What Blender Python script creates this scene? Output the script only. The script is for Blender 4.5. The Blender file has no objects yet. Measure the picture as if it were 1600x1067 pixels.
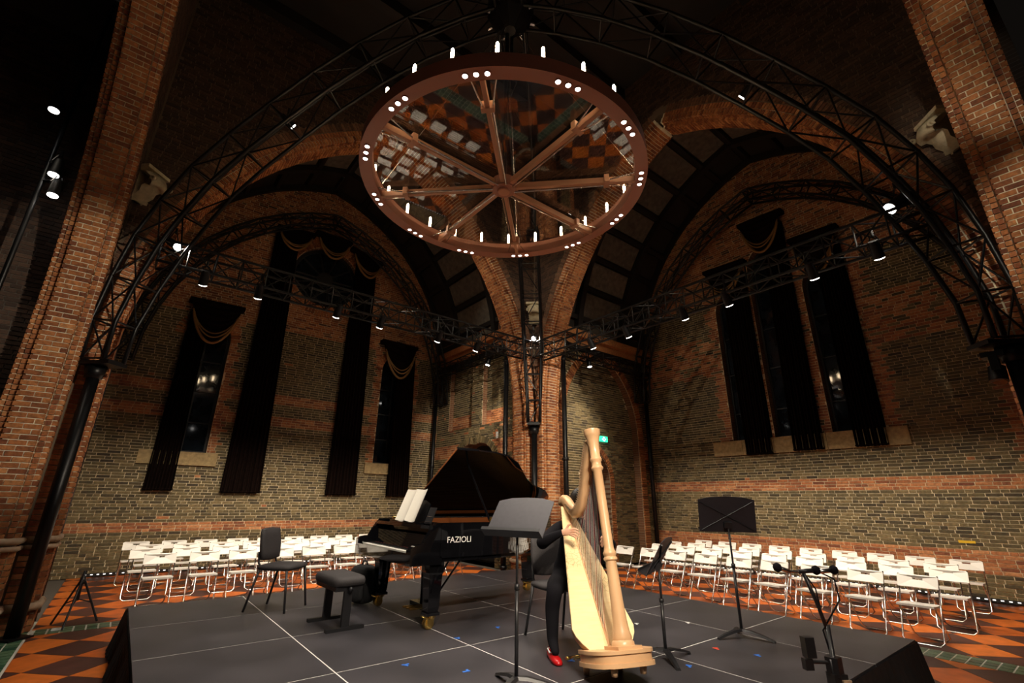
import bpy, bmesh, math, random
from mathutils import Vector, Matrix
from mathutils.geometry import tessellate_polygon
random.seed(11)
SC = bpy.context.scene
COL = SC.collection
V = Vector
PI = math.pi

# ------------------------------------------------------------------ camera
FPX = 724.64
YAW, PITCH, ROLL = (math.radians(a) for a in (38.39, 18.98, 0.71))
CAMZ = 1.63
fw = V((math.sin(YAW)*math.cos(PITCH), math.cos(YAW)*math.cos(PITCH), math.sin(PITCH)))
r0 = V((math.cos(YAW), -math.sin(YAW), 0)); u0 = r0.cross(fw)
rt = r0*math.cos(ROLL)+u0*math.sin(ROLL); up = -r0*math.sin(ROLL)+u0*math.cos(ROLL)
cam = bpy.data.cameras.new('camera'); camo = bpy.data.objects.new('camera', cam); COL.objects.link(camo)
cam.sensor_width = 36; cam.lens = FPX/1600*36; cam.clip_start = .05; cam.clip_end = 200
camo.matrix_world = Matrix(((rt.x, up.x, -fw.x, 0), (rt.y, up.y, -fw.y, 0), (rt.z, up.z, -fw.z, CAMZ), (0, 0, 0, 1)))
SC.camera = camo
def project(p):
    q = V(p)-V((0, 0, CAMZ)); d = q.dot(fw)
    if d < .2: return None
    return 800+FPX*q.dot(rt)/d, 533.5-FPX*q.dot(up)/d, d
# ------------------------------------------------------------------ world, view
w = bpy.data.worlds.new('world'); SC.world = w; w.use_nodes = True
w.node_tree.nodes['Background'].inputs[0].default_value = (.030, .024, .020, 1)
w.node_tree.nodes['Background'].inputs[1].default_value = .12
SC.view_settings.view_transform = 'Standard'; SC.view_settings.look = 'None'
SC.view_settings.exposure = 0.2; SC.view_settings.gamma = 1; SC.view_settings.use_curve_mapping = False
SC.cycles.sample_clamp_indirect = 4; SC.cycles.max_bounces = 6; SC.cycles.transparent_max_bounces = 12
SC.cycles.caustics_reflective = False; SC.cycles.caustics_refractive = False

# light levels (watts), for the hall lamps and the spotlights added behind the camera
CAN_W = 430
RING_W = 150

# ------------------------------------------------------------------ materials
MATS = {}
def mat(name, col, rough=.5, metal=0, emit=None, es=1, noise=0, nscale=8, bump=0, bscale=60, spec=.5, coat=0):
    m = bpy.data.materials.new(name); m.use_nodes = True; MATS[name] = m
    nt = m.node_tree; b = nt.nodes['Principled BSDF']
    b.inputs['Base Color'].default_value = (*col, 1); b.inputs['Roughness'].default_value = rough
    b.inputs['Metallic'].default_value = metal; b.inputs['Specular IOR Level'].default_value = spec
    if coat: b.inputs['Coat Weight'].default_value = coat; b.inputs['Coat Roughness'].default_value = .03
    if emit: b.inputs['Emission Color'].default_value = (*emit, 1); b.inputs['Emission Strength'].default_value = es
    if noise or bump:
        tc = nt.nodes.new('ShaderNodeTexCoord')
    if noise:
        n = nt.nodes.new('ShaderNodeTexNoise'); n.inputs['Scale'].default_value = nscale; n.inputs['Detail'].default_value = 5
        nt.links.new(tc.outputs['Object'], n.inputs['Vector'])
        r = nt.nodes.new('ShaderNodeValToRGB')
        r.color_ramp.elements[0].position = .3; r.color_ramp.elements[1].position = .7
        r.color_ramp.elements[0].color = (*[c*(1-noise) for c in col], 1)
        r.color_ramp.elements[1].color = (*[min(1, c*(1+noise)) for c in col], 1)
        nt.links.new(n.outputs['Fac'], r.inputs['Fac']); nt.links.new(r.outputs['Color'], b.inputs['Base Color'])
    if bump:
        n2 = nt.nodes.new('ShaderNodeTexNoise'); n2.inputs['Scale'].default_value = bscale; n2.inputs['Detail'].default_value = 4
        nt.links.new(tc.outputs['Object'], n2.inputs['Vector'])
        bp = nt.nodes.new('ShaderNodeBump'); bp.inputs['Strength'].default_value = bump; bp.inputs['Distance'].default_value = .01
        nt.links.new(n2.outputs['Fac'], bp.inputs['Height']); nt.links.new(bp.outputs['Normal'], b.inputs['Normal'])
    return m
def piece_mat(name, stops, rough=.8, grain=.35, gscale=25, bump=.4):
    """colour picked piece by piece: object random + island random"""
    m = bpy.data.materials.new(name); m.use_nodes = True; MATS[name] = m
    nt = m.node_tree; b = nt.nodes['Principled BSDF']; N = nt.nodes.new; L = nt.links.new
    oi = N('ShaderNodeObjectInfo'); ge = N('ShaderNodeNewGeometry')
    ad = N('ShaderNodeMath'); ad.operation = 'ADD'; L(oi.outputs['Random'], ad.inputs[0]); L(ge.outputs['Random Per Island'], ad.inputs[1])
    fr = N('ShaderNodeMath'); fr.operation = 'FRACT'; L(ad.outputs[0], fr.inputs[0])
    rp = N('ShaderNodeValToRGB'); cr = rp.color_ramp
    while len(cr.elements) < len(stops): cr.elements.new(.5)
    for e, (p, c) in zip(cr.elements, stops): e.position = p; e.color = (*c, 1)
    L(fr.outputs[0], rp.inputs['Fac'])
    nz = N('ShaderNodeTexNoise'); nz.inputs['Scale'].default_value = gscale; nz.inputs['Detail'].default_value = 5
    L(ge.outputs['Position'], nz.inputs['Vector'])
    mr = N('ShaderNodeMapRange'); mr.inputs['From Min'].default_value = .3; mr.inputs['From Max'].default_value = .7
    mr.inputs['To Min'].default_value = 1-grain; mr.inputs['To Max'].default_value = 1+grain; L(nz.outputs['Fac'], mr.inputs['Value'])
    mx = N('ShaderNodeMix'); mx.data_type = 'RGBA'; mx.blend_type = 'MULTIPLY'; mx.inputs['Factor'].default_value = 1
    L(rp.outputs['Color'], mx.inputs['A']); L(mr.outputs['Result'], mx.inputs['B']); L(mx.outputs['Result'], b.inputs['Base Color'])
    b.inputs['Roughness'].default_value = rough
    if bump:
        bp = N('ShaderNodeBump'); bp.inputs['Strength'].default_value = bump; bp.inputs['Distance'].default_value = .008
        L(nz.outputs['Fac'], bp.inputs['Height']); L(bp.outputs['Normal'], b.inputs['Normal'])
    return m
piece_mat('brick_grey', [(0, (.042, .030, .015)), (.3, (.090, .068, .030)), (.75, (.148, .110, .046)), (1, (.20, .145, .065))])
piece_mat('brick_red', [(0, (.19, .058, .025)), (.4, (.36, .125, .045)), (.8, (.46, .18, .065)), (1, (.52, .24, .10))])
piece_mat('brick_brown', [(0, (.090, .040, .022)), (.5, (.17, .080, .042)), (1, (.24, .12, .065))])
piece_mat('brick_orange', [(0, (.17, .050, .018)), (.4, (.33, .115, .036)), (.8, (.43, .165, .052)), (1, (.52, .225, .08))])
piece_mat('brick_shaded', [(0, (.035, .018, .011)), (.5, (.062, .032, .019)), (1, (.095, .050, .030))])  # darkened brick colour, stands in for shade on spandrels and far-left wall
piece_mat('tile_orange', [(0, (.52, .105, .014)), (1, (.66, .165, .022))], rough=.42, grain=.2, gscale=6, bump=.05)
piece_mat('tile_dark', [(0, (.055, .018, .014)), (1, (.085, .030, .022))], rough=.45, grain=.25, gscale=6, bump=.05)
piece_mat('tile_green', [(0, (.02, .06, .035)), (.5, (.05, .13, .075)), (1, (.12, .2, .11))], rough=.3, grain=.4, gscale=30, bump=.1)
piece_mat('roof_board', [(0, (.12, .105, .085)), (1, (.17, .15, .12))], rough=.8, grain=.3, gscale=7)
mat('mortar', (.74, .61, .41), .9, noise=.25, nscale=9)
mat('mortar_pier', (.92, .80, .62), .9, noise=.25, nscale=9)
mat('mortar_shaded', (.16, .115, .075), .9)  # spandrel mortar, darkened in place of the light fading upwards
mat('grout', (.10, .085, .07), .8)
mat('grout_white', (.6, .58, .5), .8)
mat('stone_sill', (.40, .29, .14), .85, noise=.25, nscale=14, bump=.3)
mat('stone_cream', (.52, .45, .30), .8, noise=.2, nscale=9, bump=.4)
mat('stone_band', (.45, .33, .22), .8, noise=.2, nscale=9)
mat('truss_black', (.004, .004, .0045), .38, spec=.35)
mat('beam_black', (.012, .010, .009), .6)
mat('roof_dark', (.020, .016, .013), .8)
mat('velvet', (.007, .003, .002), .9, noise=.4, nscale=20, spec=.08)
mat('gold_trim', (.30, .16, .05), .5, noise=.3, nscale=60)
mat('window_lead', (.012, .012, .013), .5)
mat('window_glass', (.010, .014, .020), .05, noise=.6, nscale=3)
mat('ring_brown', (.60, .28, .19), .4)
mat('spoke_wood', (.80, .43, .26), .35)
mat('steel', (.75, .72, .70), .25, metal=1)
mat('chrome', (.85, .84, .82), .18, metal=1)
mat('lamp_glow', (1, 1, 1), .4, emit=(1, .95, .88), es=14)
mat('can_glow', (1, 1, 1), .4, emit=(1, .96, .9), es=9)
mat('candle_glow', (1, 1, 1), .4, emit=(1, .74, .45), es=62)
mat('led_white', (1, 1, 1), .4, emit=(1, .98, .95), es=1.0)
mat('exit_green', (.05, .5, .3), .4, emit=(.03, .9, .45), es=1.2)
mat('chair_white', (.80, .77, .71), .45)
mat('stage_black', (.046, .043, .049), .38, noise=.35, nscale=1.6, bump=.05, bscale=300)
mat('stage_edge', (.85, .83, .80), .5)
mat('skirt_black', (.008, .008, .009), .9)
mat('piano_black', (.004, .004, .005), .06, coat=1)
mat('piano_gold', (.16, .075, .022), .5, metal=1)
mat('piano_wood', (.30, .09, .025), .3, coat=.6)
mat('brass', (.85, .58, .18), .25, metal=1)
mat('key_white', (.85, .83, .76), .25)
mat('key_black', (.01, .01, .01), .2)
mat('paper', (.88, .84, .74), .8)
mat('print_white', (.85, .83, .78), .5)
mat('felt_red', (.3, .02, .02), .9)
mat('stand_black', (.014, .014, .016), .38)
mat('desk_black', (.026, .024, .030), .42, noise=.12, nscale=30)
mat('pad_black', (.030, .026, .027), .75, noise=.2, nscale=80)
mat('cloth_black', (.006, .0055, .0075), .9, spec=.12)
mat('bag_black', (.010, .010, .012), .8, noise=.3, nscale=30)
mat('skin', (.62, .34, .22), .5)
mat('hair_dark', (.012, .008, .006), .5)
mat('shoe_red', (.42, .008, .010), .25)
mat('harp_wood', (.66, .40, .21), .32, noise=.10, nscale=4)
mat('tape_blue', (.03, .16, .62), .6)
mat('tape_red', (.6, .06, .03), .6)
mat('tape_white', (.8, .8, .78), .6)
mat('sticker_yellow', (.8, .5, .02), .5)
mat('nail_red', (.25, .01, .015), .3)
mat('door_black', (.006, .005, .005), .6)
def harp_board():
    m = mat('harp_board', (.86, .66, .36), .4); nt = m.node_tree; b = nt.nodes['Principled BSDF']; N = nt.nodes.new; L = nt.links.new
    tc = N('ShaderNodeTexCoord'); mp = N('ShaderNodeMapping'); mp.inputs['Scale'].default_value = (40, 2, 2); L(tc.outputs['Object'], mp.inputs['Vector'])
    n = N('ShaderNodeTexNoise'); n.inputs['Scale'].default_value = 3; L(mp.outputs[0], n.inputs['Vector'])
    r = N('ShaderNodeValToRGB'); r.color_ramp.elements[0].color = (.80, .56, .27, 1); r.color_ramp.elements[1].color = (.92, .75, .45, 1); L(n.outputs['Fac'], r.inputs['Fac'])
    vo = N('ShaderNodeTexVoronoi'); vo.feature = 'DISTANCE_TO_EDGE'; vo.inputs['Scale'].default_value = 26; L(tc.outputs['Object'], vo.inputs['Vector'])
    lt = N('ShaderNodeMath'); lt.operation = 'LESS_THAN'; lt.inputs[1].default_value = .03; L(vo.outputs['Distance'], lt.inputs[0])
    ns = N('ShaderNodeTexNoise'); ns.inputs['Scale'].default_value = 3.2; L(tc.outputs['Object'], ns.inputs['Vector'])
    gt = N('ShaderNodeMath'); gt.operation = 'GREATER_THAN'; gt.inputs[1].default_value = .56; L(ns.outputs['Fac'], gt.inputs[0])
    mu = N('ShaderNodeMath'); mu.operation = 'MULTIPLY'; L(lt.outputs[0], mu.inputs[0]); L(gt.outputs[0], mu.inputs[1])
    m2 = N('ShaderNodeMath'); m2.operation = 'MULTIPLY'; m2.inputs[1].default_value = .55; L(mu.outputs[0], m2.inputs[0])
    mx = N('ShaderNodeMix'); mx.data_type = 'RGBA'; L(m2.outputs[0], mx.inputs['Factor']); L(r.outputs['Color'], mx.inputs['A']); mx.inputs['B'].default_value = (.28, .22, .05, 1)
    L(mx.outputs['Result'], b.inputs['Base Color'])
harp_board()
def pane_glass():
    m = mat('pane_glass', (1, 1, 1), .02); nt = m.node_tree; nt.nodes.remove(nt.nodes['Principled BSDF'])
    N = nt.nodes.new; L = nt.links.new; out = nt.nodes['Material Output']
    t = N('ShaderNodeBsdfTransparent'); t.inputs[0].default_value = (.94, .93, .93, 1)
    g = N('ShaderNodeBsdfGlossy'); g.inputs['Roughness'].default_value = .015; g.inputs['Color'].default_value = (1, .97, .95, 1)
    lw = N('ShaderNodeLayerWeight'); lw.inputs['Blend'].default_value = .5
    pw = N('ShaderNodeMath'); pw.operation = 'POWER'; pw.inputs[1].default_value = 3; L(lw.outputs['Facing'], pw.inputs[0])
    mu = N('ShaderNodeMath'); mu.operation = 'MULTIPLY_ADD'; mu.inputs[1].default_value = .8; mu.inputs[2].default_value = .05; L(pw.outputs[0], mu.inputs[0])
    x = N('ShaderNodeMixShader'); L(mu.outputs[0], x.inputs[0]); L(t.outputs[0], x.inputs[1]); L(g.outputs[0], x.inputs[2]); L(x.outputs[0], out.inputs['Surface'])
pane_glass()
def brick_paint(name, a, b_, mo, sc=4):
    m = mat(name, a, .85); nt = m.node_tree; N = nt.nodes.new; L = nt.links.new
    tc = N('ShaderNodeTexCoord'); br = N('ShaderNodeTexBrick'); br.inputs['Scale'].default_value = sc
    br.inputs['Color1'].default_value = (*a, 1); br.inputs['Color2'].default_value = (*b_, 1); br.inputs['Mortar'].default_value = (*mo, 1)
    br.inputs['Mortar Size'].default_value = .02; br.inputs['Brick Width'].default_value = 1; br.inputs['Row Height'].default_value = .27
    mp = N('ShaderNodeMapping'); mp.inputs['Rotation'].default_value = (PI/2, 0, 0)
    L(tc.outputs['Object'], mp.inputs['Vector']); L(mp.outputs[0], br.inputs['Vector']); L(br.outputs['Color'], nt.nodes['Principled BSDF'].inputs['Base Color'])
brick_paint('reveal_brick', (.20, .085, .035), (.13, .055, .025), (.30, .22, .14))
brick_paint('far_brick', (.08, .05, .03), (.12, .075, .045), (.16, .13, .10))

# ------------------------------------------------------------------ mesh tools
class MB:
    def __init__(s): s.v = []; s.f = []; s.mi = []
    def add(s, vs, fs, m=0):
        o = len(s.v); s.v += [tuple(p) for p in vs]; s.f += [tuple(i+o for i in f) for f in fs]; s.mi += [m]*len(fs); return s
    def box(s, c, d, R=None, m=0):
        hx, hy, hz = d[0]/2, d[1]/2, d[2]/2; c = V(c)
        vs = [V((x, y, z)) for x in (-hx, hx) for y in (-hy, hy) for z in (-hz, hz)]
        if R is not None: vs = [R @ p for p in vs]
        return s.add([c+p for p in vs], [(0, 1, 3, 2), (4, 6, 7, 5), (0, 4, 5, 1), (2, 3, 7, 6), (0, 2, 6, 4), (1, 5, 7, 3)], m)
    def bb(s, x0, x1, y0, y1, z0, z1, m=0): return s.box(((x0+x1)/2, (y0+y1)/2, (z0+z1)/2), (x1-x0, y1-y0, z1-z0), None, m)
    def cyl(s, a, b, r, r2=None, n=10, m=0, cap=True):
        a = V(a); b = V(b); r2 = r if r2 is None else r2; d = (b-a).normalized()
        x = d.orthogonal().normalized(); y = d.cross(x); vs = []
        for p, q in ((a, r), (b, r2)):
            for i in range(n): t = 2*PI*i/n; vs.append(p+(x*math.cos(t)+y*math.sin(t))*q)
        fs = [(i, (i+1) % n, n+(i+1) % n, n+i) for i in range(n)]
        if cap: fs += [tuple(range(n))[::-1], tuple(range(n, 2*n))]
        return s.add(vs, fs, m)
    def tube(s, pts, r, n=8, m=0, closed=False, rs=None):
        pts = [V(p) for p in pts]; k = len(pts); vs = []; prev = None
        for i, p in enumerate(pts):
            if closed: d = pts[(i+1) % k]-pts[i-1]
            else: d = pts[min(i+1, k-1)]-pts[max(i-1, 0)]
            d.normalize()
            if prev is None: x = d.orthogonal().normalized()
            else: x = (prev-d*prev.dot(d)).normalized()
            prev = x; y = d.cross(x); rr = rs[i] if rs else r
            vs += [p+(x*math.cos(2*PI*j/n)+y*math.sin(2*PI*j/n))*rr for j in range(n)]
        fs = []
        for i in range(k if closed else k-1):
            a = i*n; b = ((i+1) % k)*n
            fs += [(a+j, a+(j+1) % n, b+(j+1) % n, b+j) for j in range(n)]
        if not closed: fs += [tuple(range(n))[::-1], tuple(range((k-1)*n, k*n))]
        return s.add(vs, fs, m)
    def lathe(s, prof, n=24, c=(0, 0, 0), m=0, cap=True):
        c = V(c); vs = []; k = len(prof)
        for r, z in prof: vs += [c+V((r*math.cos(2*PI*j/n), r*math.sin(2*PI*j/n), z)) for j in range(n)]
        fs = [(i*n+j, i*n+(j+1) % n, (i+1)*n+(j+1) % n, (i+1)*n+j) for i in range(k-1) for j in range(n)]
        if cap: fs += [tuple(range(n))[::-1], tuple(range((k-1)*n, k*n))]
        return s.add(vs, fs, m)
    def prism(s, poly, fn, t0, t1, holes=(), m=0, ms=None):
        """poly/holes: 2D loops; fn(u,v,t)->3D"""
        loops = [list(poly)]+[list(h) for h in holes]; flat = [p for l in loops for p in l]; n = len(flat)
        tri = tessellate_polygon([[V((a, b, 0)) for a, b in l] for l in loops])
        vs = [fn(a, b, t0) for a, b in flat]+[fn(a, b, t1) for a, b in flat]
        fs = [tuple(t) for t in tri]+[tuple(i+n for i in t[::-1]) for t in tri]; o = 0; nf = len(fs)
        for l in loops:
            k = len(l); fs += [(o+i, o+(i+1) % k, n+o+(i+1) % k, n+o+i) for i in range(k)]; o += k
        s.add(vs, fs[:nf], m); q = len(s.v)-len(vs); s.f += [tuple(i+q for i in f) for f in fs[nf:]]; s.mi += [m if ms is None else ms]*(len(fs)-nf); return s
    def grid(s, fn, nu, nv, m=0, flip=False):
        vs = [fn(i/nu, j/nv) for j in range(nv+1) for i in range(nu+1)]
        fs = [(j*(nu+1)+i, j*(nu+1)+i+1, (j+1)*(nu+1)+i+1, (j+1)*(nu+1)+i) for j in range(nv) for i in range(nu)]
        return s.add(vs, fs, m)
    def mesh(s, name, mats, smooth=False):
        me = bpy.data.meshes.new(name); me.from_pydata(s.v, [], s.f)
        for m in ([mats] if isinstance(mats, str) else mats): me.materials.append(MATS[m])
        if any(s.mi): me.polygons.foreach_set('material_index', s.mi)
        bm = bmesh.new(); bm.from_mesh(me); bmesh.ops.recalc_face_normals(bm, faces=bm.faces); bm.to_mesh(me); bm.free()
        if smooth: me.polygons.foreach_set('use_smooth', [True]*len(me.polygons))
        me.update(); return me
    def build(s, name, mats, parent=None, smooth=False, auto=None):
        me = s.mesh(name, mats, smooth)
        if auto:
            me.polygons.foreach_set('use_smooth', [True]*len(me.polygons)); me.set_sharp_from_angle(angle=math.radians(auto))
        return link(name, me, parent)
def link(name, me, parent=None, mw=None):
    o = bpy.data.objects.new(name, me); COL.objects.link(o)
    if parent is not None: o.parent = parent
    if mw is not None: o.matrix_local = mw
    return o
def tag(o, label=None, cat=None, group=None, kind=None):
    for k, x in (('label', label), ('category', cat), ('group', group), ('kind', kind)):
        if x: o[k] = x
    return o
def thing(name, label, cat, loc=(0, 0, 0), rz=0, group=None):
    o = bpy.data.objects.new(name, None); o.empty_display_size = .1; COL.objects.link(o); o.location = loc; o.rotation_euler = (0, 0, rz)
    return tag(o, label, cat, group)
def copy_tree(o, parent=None):
    c = o.copy(); COL.objects.link(c)
    if parent is not None: c.parent = parent
    for ch in list(KIDS.get(o, ())): copy_tree(ch, c)
    return c
KIDS = {}
def index_kids():
    KIDS.clear()
    for o in bpy.data.objects:
        if o.parent: KIDS.setdefault(o.parent, []).append(o)
_unit = {}
def rod(name, a, b, r, m, parent=None, n=8):
    k = (m, n)
    if k not in _unit: _unit[k] = MB().cyl((0, 0, -.5), (0, 0, .5), 1, n=n).mesh('rod', m, True); _unit[k].set_sharp_from_angle(angle=.8)
    a = V(a); b = V(b); d = b-a; z = d.normalized(); x = z.orthogonal().normalized(); y = z.cross(x); c = (a+b)/2
    M = Matrix(((x.x*r, y.x*r, d.x, c.x), (x.y*r, y.y*r, d.y, c.y), (x.z*r, y.z*r, d.z, c.z), (0, 0, 0, 1)))
    return link(name, _unit[k], parent, M)
def RX(a): return Matrix.Rotation(a, 3, 'X')
def RY(a): return Matrix.Rotation(a, 3, 'Y')
def RZ(a): return Matrix.Rotation(a, 3, 'Z')
def inside(p, poly):
    x, y = p; c = False; j = len(poly)-1
    for i in range(len(poly)):
        xi, yi = poly[i]; xj, yj = poly[j]
        if (yi > y) != (yj > y) and x < (xj-xi)*(y-yi)/(yj-yi)+xi: c = not c
        j = i
    return c
# ---- bricks: list of (centre, ex, ey, ez, lx, ly, lz, mat)
_bm = {}
def lay(parent, bricks, name='brick', top=300, joint='brick_rest'):
    sco = []
    for i, b in enumerate(bricks):
        q = project(b[0]); s = 0
        if q and -20 < q[0] < 1620 and -20 < q[1] < 1087:
            view = (V((0, 0, CAMZ))-b[0]).normalized().dot(b[3])
            s = b[4]*b[5]*max(view, .02)/q[2]**2
        sco.append((-s, i))
    sco.sort(); pick = set(i for s, i in sco[:top] if s < 0)
    mats = sorted({b[7] for b in bricks}); mid = {m: k for k, m in enumerate(mats)}
    vs = []; fs = []; mi = []
    F = [(4, 5, 6, 7), (0, 1, 5, 4), (1, 2, 6, 5), (2, 3, 7, 6), (3, 0, 4, 7)]
    for i, (c, ex, ey, ez, lx, ly, lz, m) in enumerate(bricks):
        if i in pick:
            k = (round(lx, 2), round(ly, 3), round(lz, 3), m)
            if k not in _bm:
                hx, hy, hz = lx/2, ly/2, lz/2
                me = bpy.data.meshes.new(name); me.from_pydata([(-hx, -hy, -hz), (hx, -hy, -hz), (hx, hy, -hz), (-hx, hy, -hz), (-hx, -hy, hz), (hx, -hy, hz), (hx, hy, hz), (-hx, hy, hz)], [], F)
                me.materials.append(MATS[m]); _bm[k] = me
            M = Matrix(((ex.x, ey.x, ez.x, c.x), (ex.y, ey.y, ez.y, c.y), (ex.z, ey.z, ez.z, c.z), (0, 0, 0, 1)))
            link(name, _bm[k], parent, M)
        else:
            a = ex*(lx/2); b = ey*(ly/2); d = ez*(lz/2); o = len(vs)
            for g in (-1, 1):
                vs += [c-a-b+d*g, c+a-b+d*g, c+a+b+d*g, c-a+b+d*g]
            fs += [tuple(q+o for q in f) for f in F]; mi += [mid[m]]*5
    if vs:
        me = bpy.data.meshes.new(joint); me.from_pydata([tuple(p) for p in vs], [], fs)
        for m in mats: me.materials.append(MATS[m])
        me.polygons.foreach_set('material_index', mi); me.update()
        tag(link(joint, me, parent), kind='stuff')
CO = .067; JT = .013
def field(O, U, N, u0, u1, v0, v1, holes, zone, rnd=.004):
    """brick list on plane O + u*U + z, normal N"""
    O = V(O); U = V(U); N = V(N); Z = V((0, 0, 1)); out = []
    if U.cross(Z).dot(N) < 0: EX = -U
    else: EX = U
    boxes = [(min(p[0] for p in h), max(p[0] for p in h), min(p[1] for p in h), max(p[1] for p in h), h) for h in holes]
    r = 0; v = v0
    while v+CO <= v1+1e-6:
        u = u0-random.uniform(0, .2)
        while u < u1:
            L = .12 if random.random() < .4 else .245
            a = max(u, u0); b = min(u+L, u1); u += L
            if b-a < .05: continue
            ok = True; vm = v+CO/2
            for (h0, h1, g0, g1, h) in boxes:
                if b < h0 or a > h1 or vm < g0 or vm > g1: continue
                ia, ib = inside((a+.005, vm), h), inside((b-.005, vm), h)
                if ia and ib: ok = False; break
                if ia or ib:
                    lo, hi = (a, b)
                    for _ in range(6):
                        m_ = (lo+hi)/2
                        if inside((m_, vm), h) == ia: lo = m_
                        else: hi = m_
                    if ia: a = hi
                    else: b = lo
                    if b-a < .05: ok = False; break
                elif inside(((a+b)/2, vm), h): ok = False; break
            if not ok: continue
            lx = round(b-a-JT, 2); ly = CO-JT; lz = .02
            c = O+U*((a+b)/2)+Z*vm+N*(random.uniform(.0, rnd))
            out.append((c, EX, Z, N, lx, ly, lz, zone((a+b)/2, vm)))
        v += CO
    return out
def slab(mb, O, U, N, poly, holes, depth, m=0):
    O = V(O); U = V(U); N = V(N); Z = V((0, 0, 1))
    mb.prism(poly, lambda a, b, t: O+U*a+Z*b+N*t, 0, -depth, holes, m, 1); return mb
def rect(a, b, c, d): return [(a, c), (b, c), (b, d), (a, d)]
def gothic(cx, hw, z0, zs, rise, n=14, hwt=None):
    """pointed arch loop: jambs from z0 to zs, then two arcs to the apex"""
    r = (hw*hw+rise*rise)/(2*hw); th = math.atan2(rise, r-hw); L = []; R_ = []
    for i in range(n+1):
        t = th*i/n; R_.append((cx+hw-r+r*math.cos(t), zs+r*math.sin(t)))
    for i in range(n-1, -1, -1):
        t = th*i/n; L.append((cx-hw+r-r*math.cos(t), zs+r*math.sin(t)))
    return [(cx-hw, z0), (cx+hw, z0)]+R_+L

# ------------------------------------------------------------------ layout numbers (metres)
CX, CY = 3.48, 4.55            # crossing centre
HI = 4.35                      # half inner size of the crossing
HO = 4.03                      # half opening of the arches
TH = .60                       # arch thickness
ZS, RISE = 3.70, 6.10
YL = 14.04                     # left end wall
XR = 12.64                     # right end wall
ZST = .40                      # stage height
SX, SY, SP = .331, 1.608, 1.2  # stage origin and panel size

# ------------------------------------------------------------------ floor
floor = MB().bb(-9, 16, -6, 17, -.3, -.012).build('floor', 'grout'); tag(floor, kind='structure')
GX0, GX1, GY1 = -.95, 7.84, 8.95
def on_strip(x, y):
    return abs(x-GX1) < .215 or abs(y-GY1) < .19 or abs(x+.75) < .22
def tiles():
    s = .523; out = []; cx, cy = -.03, 7.83; q = math.sqrt(.5)
    e1 = V((q, q, 0)); e2 = V((-q, q, 0)); Z = V((0, 0, 1))
    for i in range(-30, 40):
        for j in range(-30, 40):
            c = V((cx, cy, 0))+e1*(i*s)+e2*(j*s)
            if not (-2.6 < c.x < 13.4 and -.6 < c.y < 14.3): continue
            if SX+.5 < c.x < SX+5.5 and SY+.5 < c.y < SY+5.5: continue
            half = []
            corners = [c+e1*(a*s/2)+e2*(b*s/2) for a in (-1, 1) for b in (-1, 1)]
            if any(on_strip(p.x, p.y) for p in corners+[c]): continue
            out.append((V((c.x, c.y, -.008)), e1, e2, Z, s-.006, s-.006, .016, 'tile_dark' if (i+j) % 2 == 0 else 'tile_orange'))
    # edge pieces: triangles and cut tiles beside the green strips
    return out
lay(floor, tiles(), 'floor_tile', 300, 'floor_tile_rest')
def edge_tiles():
    """diamond tiles cut along the green strips, clipped polygons"""
    s = .523; cx, cy = -.03, 7.83; q = math.sqrt(.5); e1 = (q, q); e2 = (-q, q)
    strips = [(0, GX1-.21, GX1+.21), (1, GY1-.185, GY1+.185), (0, -.97, -.53)]
    def clip(poly, ax, lim, keep_less):
        out = []
        for k in range(len(poly)):
            a, b = poly[k], poly[(k+1) % len(poly)]
            ia = (a[ax] <= lim) == keep_less; ib = (b[ax] <= lim) == keep_less
            if ia: out.append(a)
            if ia != ib:
                t = (lim-a[ax])/(b[ax]-a[ax]); out.append((a[0]+(b[0]-a[0])*t, a[1]+(b[1]-a[1])*t))
        return out
    for i in range(-30, 40):
        for j in range(-30, 40):
            c = (cx+e1[0]*i*s+e2[0]*j*s, cy+e1[1]*i*s+e2[1]*j*s)
            if not (-2.6 < c[0] < 13.4 and -.6 < c[1] < 14.3): continue
            if SX+.5 < c[0] < SX+5.5 and SY+.5 < c[1] < SY+5.5: continue
            h = s/2-.003
            poly0 = [(c[0]+e1[0]*a*h+e2[0]*b*h, c[1]+e1[1]*a*h+e2[1]*b*h) for a, b in ((-1, -1), (1, -1), (1, 1), (-1, 1))]
            hit = any(on_strip(p[0], p[1]) for p in poly0+[c])
            if not hit: continue
            polys = [poly0]
            for ax, lo, hi in strips:
                polys = [p for q_ in polys for p in (clip(q_, ax, lo, True), clip(q_, ax, hi, False)) if len(p) >= 3]
            for p in polys:
                mx = (sum(a for a, b in p)/len(p), sum(b for a, b in p)/len(p)); pj = project((mx[0], mx[1], 0))
                if not pj or not (-80 < pj[0] < 1680 and 700 < pj[1] < 1200): continue
                MB().prism(p, lambda a, b, t: (a, b, t), -.012, 0).build('floor_tile', 'tile_dark' if (i+j) % 2 == 0 else 'tile_orange', floor)
edge_tiles()
def strip(lo, hi, a, b, axis, nx=3, L=.125):
    out = []; Z = V((0, 0, 1)); X = V((1, 0, 0)); Y = V((0, 1, 0)); wd = (hi-lo)/nx; t = a
    while t < b:
        for k in range(nx):
            m_ = lo+wd*(k+.5); c = V((m_, t+L/2, -.006)) if axis == 'y' else V((t+L/2, m_, -.006))
            s1, s2 = (wd-.016, L-.018) if axis == 'y' else (L-.018, wd-.016)
            out.append((c, X, Y, Z, s1, s2, .012, 'tile_green'))
        t += L
    return out
gs = strip(GX1-.2, GX1+.2, -.2, 8.7, 'y')+strip(GY1-.175, GY1+.175, -.5, 7.6, 'x')+strip(-.95, -.55, 2, 9.6, 'y')
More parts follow.
